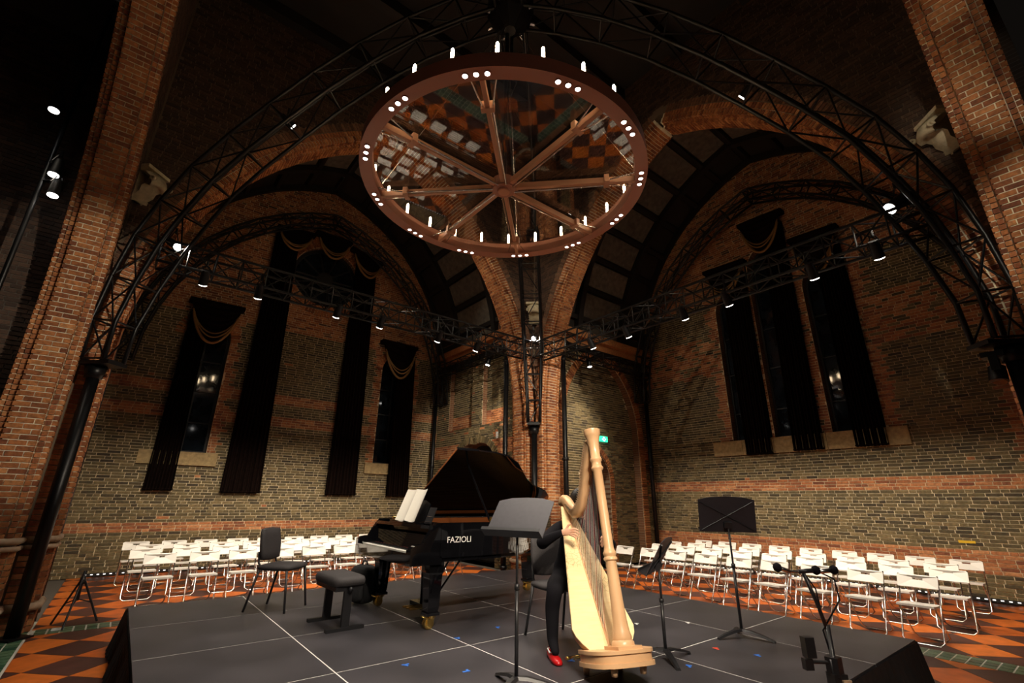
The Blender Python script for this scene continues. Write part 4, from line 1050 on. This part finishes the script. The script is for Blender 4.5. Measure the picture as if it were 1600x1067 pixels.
# backpack under the piano
bg = thing('backpack', 'black backpack left on the stage under the keyboard end', 'backpack', (2.62, 6.28, ZST), math.radians(20))
def blob(rx, ry, rz, c, nu=16, nv=10, p=.6):
    m = MB(); vs = []
    for j in range(nv+1):
        a = -PI/2+PI*j/nv
        for i in range(nu):
            t = 2*PI*i/nu; f = lambda x: math.copysign(abs(x)**p, x)
            vs.append((c[0]+rx*f(math.cos(a))*f(math.cos(t)), c[1]+ry*f(math.cos(a))*f(math.sin(t)), c[2]+rz*f(math.sin(a))))
    m.add(vs, [(j*nu+i, j*nu+(i+1) % nu, j*nu+nu+(i+1) % nu, j*nu+nu+i) for j in range(nv) for i in range(nu)]); return m
blob(.13, .19, .22, (0, 0, .222)).build('bag_body', 'bag_black', bg, True)
blob(.06, .15, .11, (-.13, 0, .15)).build('front_pocket', 'bag_black', bg, True)
MB().tube([(0, -.05, .43), (0, -.03, .48), (0, .03, .48), (0, .05, .43)], .012, 6).build('handle', 'bag_black', bg, True)
for s in (-1, 1): MB().tube([(.11, s*.09, .40), (.17, s*.10, .3), (.16, s*.11, .15), (.10, s*.12, .05)], .015, 6).build('strap', 'bag_black', bg, True)
# ------------------------------------------------------------------ music stands
def music_stand(x, y, rz, h, tilt, label, w_=.5, hh=.34, z0=ZST, back=True):
    o = thing('music_stand', label, 'music stand', (x, y, z0), rz, 'black music stands on the stage')   # reader side is -Y
    MB().cyl((0, 0, .05), (0, 0, h*.62), .014, n=12).build('pole', 'stand_black', o, True)
    MB().cyl((0, 0, h*.55), (0, 0, h), .010, n=10).build('inner_pole', 'stand_black', o, True)
    MB().cyl((0, 0, h*.60), (0, 0, h*.64), .02, n=12).build('collar', 'stand_black', o, True)
    for k in range(3):
        t = -PI/2+2*PI*k/3; e = V((math.cos(t), math.sin(t), 0)); l = V((-e.y, e.x, 0)); m = MB()
        pr_ = [(.0, .07, .03), (.08, .066, .03), (.2, .04, .024), (.29, .012, .018)]
        vs = []
        for a, z, wd in pr_: vs += [e*a+l*wd+V((0, 0, z-.012)), e*a-l*wd+V((0, 0, z-.012)), e*a-l*wd*.6+V((0, 0, z+.006)), e*a+l*wd*.6+V((0, 0, z+.006))]
        m.add(vs, [(i*4+j, i*4+(j+1) % 4, i*4+4+(j+1) % 4, i*4+4+j) for i in range(3) for j in range(4)]+[(3, 2, 1, 0), (12, 13, 14, 15)]).build('foot', 'stand_black', o)
    R_ = RX(-tilt); c = V((0, 0, h))
    f = lambda u, v, t: tuple(c+R_ @ V((u, t, v)))
    dk = MB().prism([(-w_/2, -.08), (w_/2, -.08), (w_/2, hh-.11), (w_*.28, hh-.082), (0, hh-.075), (-w_*.28, hh-.082), (-w_/2, hh-.11)], f, -.03, -.024).build('desk', 'desk_black', o)
    MB().prism([(-w_/2, -.08), (w_/2, -.08), (w_/2, -.076), (-w_/2, -.076)], f, -.10, -.024).prism([(-w_/2, -.08), (w_/2, -.08), (w_/2, -.055), (-w_/2, -.055)], f, -.103, -.099).build('tray', 'stand_black', dk)
    if back:
        for s in (-1, 1): rod('rib', f(s*w_*.46, -.06, -.018), f(-s*w_*.46, hh-.13, -.018), .006, 'stand_black', dk, 6)
    MB().prism([(-.04, -.03), (.04, -.03), (.04, .03), (-.04, .03)], f, -.024, .02).build('bracket', 'stand_black', dk)
    return o
music_stand(2.42, 2.96, math.radians(-69), 1.02, math.radians(40), 'black music stand nearest the camera, its desk lying half flat', .5, .36)
music_stand(3.84, 2.72, math.radians(203), .70, math.radians(30), 'black music stand right of the harp, its desk seen edge on', .48, .34)
music_stand(5.02, 2.66, math.radians(130), 1.02, math.radians(14), 'tall black music stand at the right, back of its desk shown', .56, .36)
# ------------------------------------------------------------------ microphone stand in front of the stage
mx, my = 3.62, 1.36
mi = thing('microphone_stand', 'black microphone stand with stereo microphones and clamped camera', 'microphone stand', (mx, my, 0))
MB().cyl((0, 0, .02), (0, 0, .92), .016, n=12).build('pole', 'stand_black', mi, True)
MB().cyl((0, 0, .55), (0, 0, .74), .036, n=14).build('grip', 'stand_black', mi, True)
for k in range(3):
    t = 2*PI*k/3+.5; rod('leg', (0, 0, .14), (.32*math.cos(t), .32*math.sin(t), .01), .011, 'stand_black', mi)
rr = V((rt.x, rt.y, 0)).normalized()
MB().tube([(0, 0, .88), (-rr*.04)+V((0, 0, 1.05)), (-rr*.09)+V((0, 0, 1.21))], .012, 8).build('boom', 'stand_black', mi, True)
tp = -rr*.09+V((0, 0, 1.22)); rod('stereo_bar', tp-rr*.09, tp+rr*.10, .008, 'steel', mi)
for k, (a, b) in enumerate(((-.09, -.16), (-.03, .10), (.09, .17))):
    q = tp+rr*a; e = tp+rr*b+V((.02*k, -.03, .015))
    MB().cyl(q, q+(e-q).normalized()*.09, .014, n=12).build('microphone', 'steel' if k != 1 else 'stand_black', mi, True)
    MB().lathe([(.004, -.028), (.022, -.018), (.027, 0), (.022, .018), (.004, .028)], 14, q+(e-q).normalized()*.11).build('windscreen', 'cloth_black', mi, True)
MB().tube([tp+rr*.1, tp+rr*.19+V((0, 0, -.04)), tp+rr*.20+V((0, 0, -.16)), tp+rr*.06+V((0, 0, -.33)), (0, 0, .7), rr*.03+V((0, 0, .4)), rr*.02+V((0, 0, .05))], .005, 6).build('cable', 'cloth_black', mi, True)
MB().tube([tp, tp+rr*.06+V((0, 0, -.1)), tp+rr*.07+V((0, 0, -.22)), (0, 0, .78)], .004, 6).build('cable', 'cloth_black', mi, True)
cl = MB().box((0, 0, .70), (.07, .07, .10)).build('clamp', 'stand_black', mi)
rod('clamp_arm', (0, 0, .72), -rr*.13+V((0, 0, .72)), .010, 'stand_black', mi)
MB().box(-rr*.14+V((0, 0, .80)), (.06, .05, .11), RZ(-.6)).build('small_camera', 'stand_black', mi); MB().box(-rr*.16+V((0, 0, .71)), (.05, .04, .06), RZ(-.6)).build('camera_head', 'stand_black', mi)
MB().box(V((0, 0, .60))+rr*.005, (.085, .075, .13), RZ(-.6)).build('recorder', 'stand_black', mi); MB().box(V((-.012, -.035, .60))+rr*.02, (.05, .03, .08), RZ(-.6)).build('recorder_face', 'stone_band', mi)
# ------------------------------------------------------------------ tripod by the left pillar
tr = thing('light_tripod', 'black tripod stand at the foot of the left pillar', 'tripod', (-.17, 9.12, 0), .3)
MB().cyl((0, 0, .30), (0, 0, .66), .018, n=10).build('pole', 'stand_black', tr, True)
for k in range(3):
    t = 2*PI*k/3; rod('leg', (.02*math.cos(t), .02*math.sin(t), .55), (.28*math.cos(t), .28*math.sin(t), .013), .013, 'stand_black', tr); rod('strut', (0, 0, .32), (.155*math.cos(t), .155*math.sin(t), .26), .008, 'stand_black', tr)
MB().cyl((0, 0, .50), (0, 0, .58), .03, n=12).build('collar', 'stand_black', tr, True)
fb = thing('floor_plate', 'small white floor box lid beside the tripod', 'floor box', (-.28, 8.98, 0)); MB().bb(-.06, .06, -.05, .05, 0, .012).build('lid', 'tape_white', fb)
# ------------------------------------------------------------------ small wall things
def strip_led(O, U, L, label, N):
    o = thing('led_strip', label, 'led strip', O, 0, 'led strips at the wall foot'); U = V(U); N = V(N); m = MB()
    MB().add([tuple(U*a+N*b+V((0, 0, c))) for a in (0, L) for b in (0, .03) for c in (0, .06)], [(0, 1, 3, 2), (4, 6, 7, 5), (0, 4, 5, 1), (2, 3, 7, 6), (0, 2, 6, 4), (1, 5, 7, 3)]).build('housing', 'door_black', o)
    k = 0
    while k*.105 < L-.06:
        c = U*(.05+k*.105)+N*.031+V((0, 0, .035)); m.box(c, (.042 if abs(U.x) else .006, .042 if abs(U.y) else .006, .018)); k += 1
    tag(m.build('diodes', 'led_white', o), kind='stuff')
strip_led((-.3, YL-.0, .02), (1, 0, 0), 8.0, 'row of tiny white lights along the foot of the left wall', (0, -1, 0))
strip_led((XR, .6, .02), (0, 1, 0), 8.2, 'row of tiny white lights along the foot of the right wall', (-1, 0, 0))
ex = thing('exit_sign', 'small glowing green exit sign above the arched doorway', 'exit sign', (10.75, 9.20, 3.38))
MB().bb(-.17, .17, -.05, 0, -.07, .09).build('sign_box', 'exit_green', ex)
MB().bb(-.03, .03, -.054, -.05, .02, .07).box((-.03, -.053, -.02), (.11, .004, .03), RY(.6)).box((.05, -.053, -.01), (.1, .004, .025), RY(-.7)).build('running_figure', 'led_white', ex)
yl = thing('wall_sticker', 'small yellow label stuck on the right wall', 'sticker', (XR, 2.06, .98)); MB().bb(-.016, -.010, -.12, .12, 0, .045).build('label_plate', 'sticker_yellow', yl)
sw = thing('wall_switch', 'small white plate on the brick wall left of the centre pier', 'wall plate', (7.9, 10.55, 3.38)); MB().bb(-.035, 0, -.05, .05, -.09, .09).build('plate', 'tape_white', sw); MB().bb(-.042, -.035, -.02, .02, -.03, .03).build('rocker', 'paper', sw)
ms = thing('moving_light', 'round moving spotlight hung under the right truss foot', 'stage light', (CX+4.1, CY-4.0, 3.12)); ms.scale = (.75, .75, .75)
MB().bb(-.13, .13, -.13, .13, .20, .28).build('base', 'truss_black', ms)
for s in (-1, 1): MB().bb(s*.14-.02, s*.14+.02, -.05, .05, -.02, .22).build('arm', 'truss_black', ms)
MB().cyl((.0, 0, .05), (-.05, .02, -.18), .10, .115, n=18).build('head', 'truss_black', ms, False, 40); MB().cyl((-.05, .02, -.18), (-.052, .021, -.185), .09, n=18).build('lens', 'window_glass', ms)
# ------------------------------------------------------------------ harp
HS = .955; HT = math.radians(12); HA = math.radians(70)
hp = thing('concert_harp', 'light wooden concert harp leaning back towards the harpist', 'harp', (3.02, 2.43, ZST), HA)
# local: x = towards the player (s), y = across, z = up; the body is tilted about s=.45
def hq(s, y, z):
    s, y, z = s*HS, y*HS, z*HS; ds = s-.45
    return V((.45+ds*math.cos(HT)+z*math.sin(HT), y, z*math.cos(HT)-ds*math.sin(HT)+.025))
def hmap(mb):
    mb.v = [tuple(hq(*p)) for p in mb.v]; return mb
CA, CB = V((.055, 0, .26)), V((.055, 0, 1.84))
colp = [(.085, .155), (.085, .18), (.072, .195), (.075, .21), (.064, .25), (.056, .32), (.049, .46), (.044, .72), (.043, .735), (.055, .745), (.055, .76), (.047, .77), (.052, .785), (.055, .80), (.045, .815), (.040, .84), (.040, 1.2), (.040, 1.47), (.052, 1.485), (.055, 1.50), (.044, 1.515), (.044, 1.55), (.054, 1.565), (.054, 1.58), (.044, 1.60), (.046, 1.68), (.054, 1.75), (.066, 1.79), (.076, 1.81), (.074, 1.825), (.078, 1.835), (.076, 1.85), (.05, 1.858)]
hmap(MB().lathe(colp, 28, (CA.x, 0, 0))).build('column', 'harp_wood', hp, False, 50)
# soundbox: half-round tapering body behind a flat board
S0, S1 = V((.27, .125)), V((.81, 1.31))        # board line (s, z)
dv = (S1-S0).normalized(); nv = V((dv.y, -dv.x))    # nv points backwards (towards player)
def hwid(t):
    # belly widens to the foot of the board
    return .045+.265*(1-t)**1.0 if t > .12 else .045+.265*.88-2.6*(.12-t)**1.5
def box_sec(t, k):
    c = S0+(S1-S0)*t; w_ = hwid(t); a = PI*k; dp = .05+.14*(1-t)
    return (c.x+nv.x*dp*math.sin(a), -w_*math.cos(a), c.y+nv.y*dp*math.sin(a))
hmap(MB().grid(lambda u, v: box_sec(v, u), 16, 24)).build('soundbox', 'harp_wood', hp, True)
cap = MB(); cap.add([box_sec(1, i/16) for i in range(17)], [tuple(range(17))]); hmap(cap).build('soundbox_cap', 'harp_wood', hp)
bp = []
for i in range(25): t = i/24; bp.append((-hwid(t)-.004, t))
for i in range(24, -1, -1): t = i/24; bp.append((hwid(t)+.004, t))
LN = (S1-S0).length
hmap(MB().prism(bp, lambda y, t, n: (S0.x+(S1-S0).x*t-nv.x*n, y, S0.y+(S1-S0).y*t-nv.y*n), -.003, .008)).build('soundboard', 'harp_board', hp)
hmap(MB().prism([(-.012, .02), (.012, .02), (.008, .985), (-.008, .985)], lambda y, t, n: (S0.x+(S1-S0).x*t-nv.x*n, y, S0.y+(S1-S0).y*t-nv.y*n), .008, .014)).build('string_rib', 'harp_wood', hp)
# base box
bs = []
for i in range(24):
    t = 2*PI*i/24; c, s_ = math.cos(t), math.sin(t); bs.append((.20+.25*math.copysign(abs(c)**.6, c), .24*math.copysign(abs(s_)**.6, s_)*(1.0-.12*c*-1*0)))
hmap(MB().prism(bs, lambda a, b, t: (a, b, t), .055, .115)).build('pedal_box', 'harp_wood', hp, False, 40)
hmap(MB().prism([(.20+(a-.20)*1.05, b*1.05) for a, b in bs], lambda a, b, t: (a, b, t), .112, .135)).build('base_moulding', 'harp_wood', hp, False, 40)
hmap(MB().prism([(.20+(a-.20)*1.06, b*1.06) for a, b in bs], lambda a, b, t: (a, b, t), .030, .058)).build('base_plate', 'harp_wood', hp, False, 40)
hmap(MB().prism([(CA.x-.10, -.10), (CA.x+.12, -.10), (CA.x+.12, .10), (CA.x-.10, .10)], lambda a, b, t: (a, b, t), .132, .158)).build('column_plinth', 'harp_wood', hp)
for (s, y) in ((.42, -.15), (.42, .15), (.02, -.12), (.02, .12)):
    p = hq(s, y, .03); MB().cyl(p+V((0, 0, .005)), V((p.x, p.y, 0)) if s > .3 else p-V((0, 0, .05)), .028, .022, n=12).build('foot', 'harp_wood', hp, True)
for k, y in enumerate((-.2, -.15, -.1, -.05, .06, .12, .19)):
    a = hq(.44, y, .085); b = hq(.60, y*1.15, .07); MB().tube([a, (a+b)/2+V((0, 0, .006)), b], .009, 6).cyl(b-V((0, .02, 0)), b+V((0, .02, 0)), .012, n=8).build('pedal', 'brass', hp, True)
# neck
NK = [(.06, 1.735), (.12, 1.735), (.18, 1.68), (.24, 1.59), (.30, 1.48), (.37, 1.36), (.44, 1.27), (.52, 1.22), (.60, 1.22), (.68, 1.275), (.75, 1.345), (.81, 1.385), (.86, 1.38), (.885, 1.345)]
NH = [.055, .058, .058, .056, .054, .053, .052, .052, .052, .050, .048, .042, .034, .024]
vs = []
for i, (s, z) in enumerate(NK):
    a = NK[max(i-1, 0)]; b = NK[min(i+1, len(NK)-1)]; t = V((b[0]-a[0], b[1]-a[1])).normalized(); n_ = V((-t.y, t.x))
    for h, y in ((-1, -.028), (-1, .028), (-.6, .036), (.6, .036), (1, .028), (1, -.028), (.6, -.036), (-.6, -.036)): vs.append((s+n_.x*h*NH[i], y, z+n_.y*h*NH[i]))
k = len(NK); nkm = MB().add(vs, [(i*8+j, i*8+(j+1) % 8, i*8+8+(j+1) % 8, i*8+8+j) for i in range(k-1) for j in range(8)]+[tuple(range(8))[::-1], tuple(range(k*8-8, k*8))])
hmap(nkm).build('neck', 'harp_wood', hp, True)
vs = []
for i in range(1, 10):
    s, z = NK[i]; a = NK[i-1]; b = NK[i+1]; t = V((b[0]-a[0], b[1]-a[1])).normalized(); n_ = V((-t.y, t.x))
    for h, y in ((-.95, -.044), (-.95, -.036), (.25, -.036), (.25, -.044)): vs.append((s+n_.x*h*NH[i], y, z+n_.y*h*NH[i]))
hmap(MB().add(vs, [(i*4+j, i*4+(j+1) % 4, i*4+4+(j+1) % 4, i*4+4+j) for i in range(8) for j in range(4)]+[(3, 2, 1, 0), (32, 33, 34, 35)])).build('brass_plate', 'brass', hp)
def npt(f):
    x = f*(len(NK)-5)+.6; i = int(x); fr = x-i; a, b = NK[i], NK[i+1]; return a[0]+(b[0]-a[0])*fr, a[1]+(b[1]-a[1])*fr
mat('string_red', (.45, .02, .03), .4); mat('string_white', (.75, .72, .66), .4); mat('string_black', (.015, .012, .03), .4)
for i in range(44):
    f = i/43; s, z = npt(f*.93+.03); t = .10+.86*f
    b = S0+(S1-S0)*t; r_ = .0016-.0008*f
    c = ('string_red', 'string_white', 'string_black', 'string_white', 'string_black', 'string_white', 'string_black')[i % 7]
    rod('string', hq(s, -.030, z-.02), hq(b.x-nv.x*.012, 0, b.y-nv.y*.012), r_, c, hp, 5)
    rod('tuning_pin', hq(s, .030, z+.018), hq(s, .062, z+.018), .0045, 'chrome', hp, 6)
    if i % 2: rod('tuning_lever', hq(s, -.036, z+.015), hq(s, -.060, z+.015), .0045, 'brass', hp, 6)
# ------------------------------------------------------------------ harpist
hm = Matrix.Translation((3.02, 2.43, ZST)) @ Matrix.Rotation(HA, 4, 'Z')
ZL = lambda s, y, z: hm @ V((s, y, z))      # harp-local axes: s towards player, y to the player's right seen from behind the harp
pad_chair(*(ZL(1.33, -.06, 0).xy), HA-PI/2+math.radians(12), 'black padded chair on which the harpist sits behind the harp')
HIP = ZL(1.24, -.07, .53)
def person():
    o = thing('person', 'seated harpist in black clothes with red shoes playing the harp', 'person', (HIP.x, HIP.y, ZST), 0)
    off = V(o.location); J = {}; E_ = []; Rr = {}
    def j(n, p, r, par=None):
        J[n] = V(p)-off; Rr[n] = r
        if par: E_.append((par, n))
    j('pelvis', ZL(1.24, -.07, .53), .125)
    j('waist', ZL(1.21, -.08, .70), .105, 'pelvis'); j('chest', ZL(1.13, -.10, .90), .118, 'waist'); j('upper', ZL(1.07, -.115, 1.02), .085, 'chest')
    j('neck', ZL(1.03, -.13, 1.10), .045, 'upper'); j('jaw', ZL(.985, -.145, 1.165), .058, 'neck'); j('head', ZL(.985, -.15, 1.245), .083, 'jaw'); j('crown', ZL(.995, -.15, 1.315), .062, 'head')
    for s, n in ((1, 'r'), (-1, 'l')):
        j('sh'+n, ZL(1.07, -.115+s*.17, 1.00), .056, 'upper')
        if n == 'r':
            j('el'+n, ZL(.98, .275, .86), .062, 'sh'+n); j('fa'+n, ZL(.87, .265, .90), .052, 'el'+n); j('wr'+n, ZL(.745, .19, .965), .033, 'fa'+n); j('pa'+n, ZL(.69, .14, .98), .028, 'wr'+n)
            d = (ZL(.625, .07, .95)-ZL(.745, .19, .965)).normalized(); base = J['pa'+n]+off; side = V((0, 0, 1)); 
        else:
            j('el'+n, ZL(.93, -.40, .82), .060, 'sh'+n); j('fa'+n, ZL(.78, -.34, .87), .050, 'el'+n); j('wr'+n, ZL(.62, -.21, .92), .026, 'fa'+n); j('pa'+n, ZL(.565, -.155, .925), .028, 'wr'+n)
            d = (ZL(.50, -.08, .90)-ZL(.62, -.21, .92)).normalized(); base = J['pa'+n]+off; side = V((0, 0, 1))
        for q, (h, ln, sp) in enumerate(((.024, .075, .25), (.008, .085, .08), (-.008, .08, -.08), (-.022, .062, -.26))):
            a = base+d*.035+side*h; b = a+(d+side*sp).normalized()*ln*.5; c = b+(d+side*(sp-.55)).normalized()*ln*.5
            j('f%d%s0' % (q, n), a, .0105, 'pa'+n); j('f%d%s1' % (q, n), b, .0090, 'f%d%s0' % (q, n)); j('f%d%s2' % (q, n), c, .0070, 'f%d%s1' % (q, n))
        a = base+side*.028-d*.005; b = a+(d*.5+side).normalized()*.032; c = b+(d+side*.4).normalized()*.03
        j('t'+n+'0', a, .0115, 'pa'+n); j('t'+n+'1', b, .0100, 't'+n+'0'); j('t'+n+'2', c, .0080, 't'+n+'1')
        hx = .09
        j('hip'+n, ZL(1.20, -.07+s*hx, .50), .095, 'pelvis'); kn = ZL(.78, -.02+s*.25, .52); j('th'+n, (ZL(1.20, -.07+s*hx, .50)+kn)/2, .092, 'hip'+n); j('kn'+n, kn, .074, 'th'+n)
        an = ZL(.80, -.02+s*.27, .13) if s > 0 else ZL(.86, -.30, .12); j('ca'+n, kn*.62+an*.38+V((0, 0, 0))+(ZL(.04, 0, 0)-ZL(0, 0, 0)), .066, 'kn'+n); j('an'+n, an, .048, 'ca'+n); j('ft'+n, an+(ZL(-.10, s*.01, -.075)-ZL(0, 0, 0)), .030, 'an'+n)
    names = list(J); me = bpy.data.meshes.new('body'); me.from_pydata([tuple(J[n]) for n in names], [(names.index(a), names.index(b)) for a, b in E_], [])
    t = bpy.data.objects.new('body_tmp', me); COL.objects.link(t)
    md = t.modifiers.new('Skin', 'SKIN'); md.use_smooth_shade = True; md.branch_smoothing = .3
    for i, n in enumerate(names):
        sv = me.skin_vertices[0].data[i]; sv.radius = (Rr[n], Rr[n]); sv.use_root = (n == 'pelvis')
    sb = t.modifiers.new('Sub', 'SUBSURF'); sb.levels = 2; sb.render_levels = 2
    dg = bpy.context.evaluated_depsgraph_get(); dg.update(); bm_ = bpy.data.meshes.new_from_object(t.evaluated_get(dg)); bpy.data.objects.remove(t)
    bm_.materials.clear(); bm_.materials.append(MATS['cloth_black']); bm_.materials.append(MATS['skin'])
    skin_pts = [(J[n], .07 if n[0] in 'ft' else .10) for n in names if n in ('par', 'pal', 'jaw', 'head', 'crown') or (n[0] == 'f' and n[1].isdigit()) or n in ('tr1', 'tl1')]
    for p in bm_.polygons:
        c = p.center; p.use_smooth = True
        if c.z > J['neck'].z-.01 and (c-J['head']).length < .2: p.material_index = 1
        elif any((c-J[n]).length < .055 for n in ('par', 'pal')) or any((c-J[n]).length < .03 for n in names if n[0] == 'f' and n[1].isdigit()) or any((c-J[n]).length < .035 for n in ('tr1', 'tl1', 'tr2', 'tl2')): p.material_index = 1
    b = link('body', bm_, o)
    # head details: axes of the face
    f = (ZL(.6, -.12, 1.2)-ZL(.985, -.15, 1.245)); f.z = -.05; f.normalize(); r_ = f.cross(V((0, 0, 1))).normalized(); u = r_.cross(f)
    H = J['head']
    hr = MB(); nu, nv_ = 20, 14; vs = []
    for jx in range(nv_+1):
        for ix in range(nu):
            th = PI*jx/nv_*.62; ph = 2*PI*ix/nu; d = u*math.cos(th)+(r_*math.cos(ph)+f*math.sin(ph))*math.sin(th)
            fr = max(0, d.dot(f)); rad = .104 if d.dot(f) < .35 else .098-.02*fr
            vs.append(H+V((0, 0, .012))-f*.012+d*rad)
    hr.add(vs, [(a*nu+c_, a*nu+(c_+1) % nu, a*nu+nu+(c_+1) % nu, a*nu+nu+c_) for a in range(nv_) for c_ in range(nu)]).build('hair', 'hair_dark', o, True)
    for s in (-1, 1):
        m = blob(.016, .012, .010, (0, 0, 0), 10, 8, 1); c = H+f*.080+r_*s*.031+u*.004; m.v = [tuple(c+V(p)) for p in m.v]; m.build('eye', 'hair_dark', o, True)
        m = blob(.012, .008, .022, (0, 0, 0), 8, 6, 1); c = H+r_*s*.086-u*.005; m.v = [tuple(c+V(p)) for p in m.v]; m.build('ear', 'skin', o, True)
        rod('eyebrow', H+f*.086+r_*s*.018+u*.024, H+f*.078+r_*s*.046+u*.022, .004, 'hair_dark', o, 6)
    MB().tube([H+f*.083+u*.012, H+f*.100-u*.022, H+f*.088-u*.030], .010, 8, rs=[.006, .012, .008]).build('nose', 'skin', o, True)
    rod('mouth', H+f*.083-u*.052+r_*.022, H+f*.083-u*.052-r_*.022, .006, 'shoe_red', o, 6)
    for n in 'rl':
        an = J['an'+n]; ft = J['ft'+n]; d = (ft-an); d.z = 0; d.normalize()
        m = MB(); l = V((-d.y, d.x, 0))
        prs = [(-.075, .030, .075), (-.04, .036, .07), (.03, .040, .05), (.10, .044, .045), (.15, .036, .035), (.175, .016, .022)]
        c0 = V((an.x, an.y, 0)); vs = []
        for a, w_, h in prs:
            for q in range(9):
                t_ = PI*q/8; vs.append(c0+d*a+l*(w_*math.cos(t_))+V((0, 0, .006+h*math.sin(t_)**.7)))
        k = len(prs); m.add(vs, [(i*9+q, i*9+q+1, i*9+9+q+1, i*9+9+q) for i in range(k-1) for q in range(8)]+[tuple(i*9 for i in range(k))+tuple(i*9+8 for i in range(k-1, -1, -1)), tuple(range(9)), tuple(range((k-1)*9, k*9))])
        m.build('shoe', 'shoe_red', o, True)
        MB().tube([c0-d*.055+V((0, 0, .07)), c0-d*.03+l*.035+V((0, 0, .073)), c0+d*.03+l*.036+V((0, 0, .06)), c0+d*.05+V((0, 0, .062)), c0+d*.03-l*.036+V((0, 0, .06)), c0-d*.03-l*.035+V((0, 0, .073))], .006, 6, closed=True).build('shoe_trim', 'tape_white', o, True)
    return o
person()
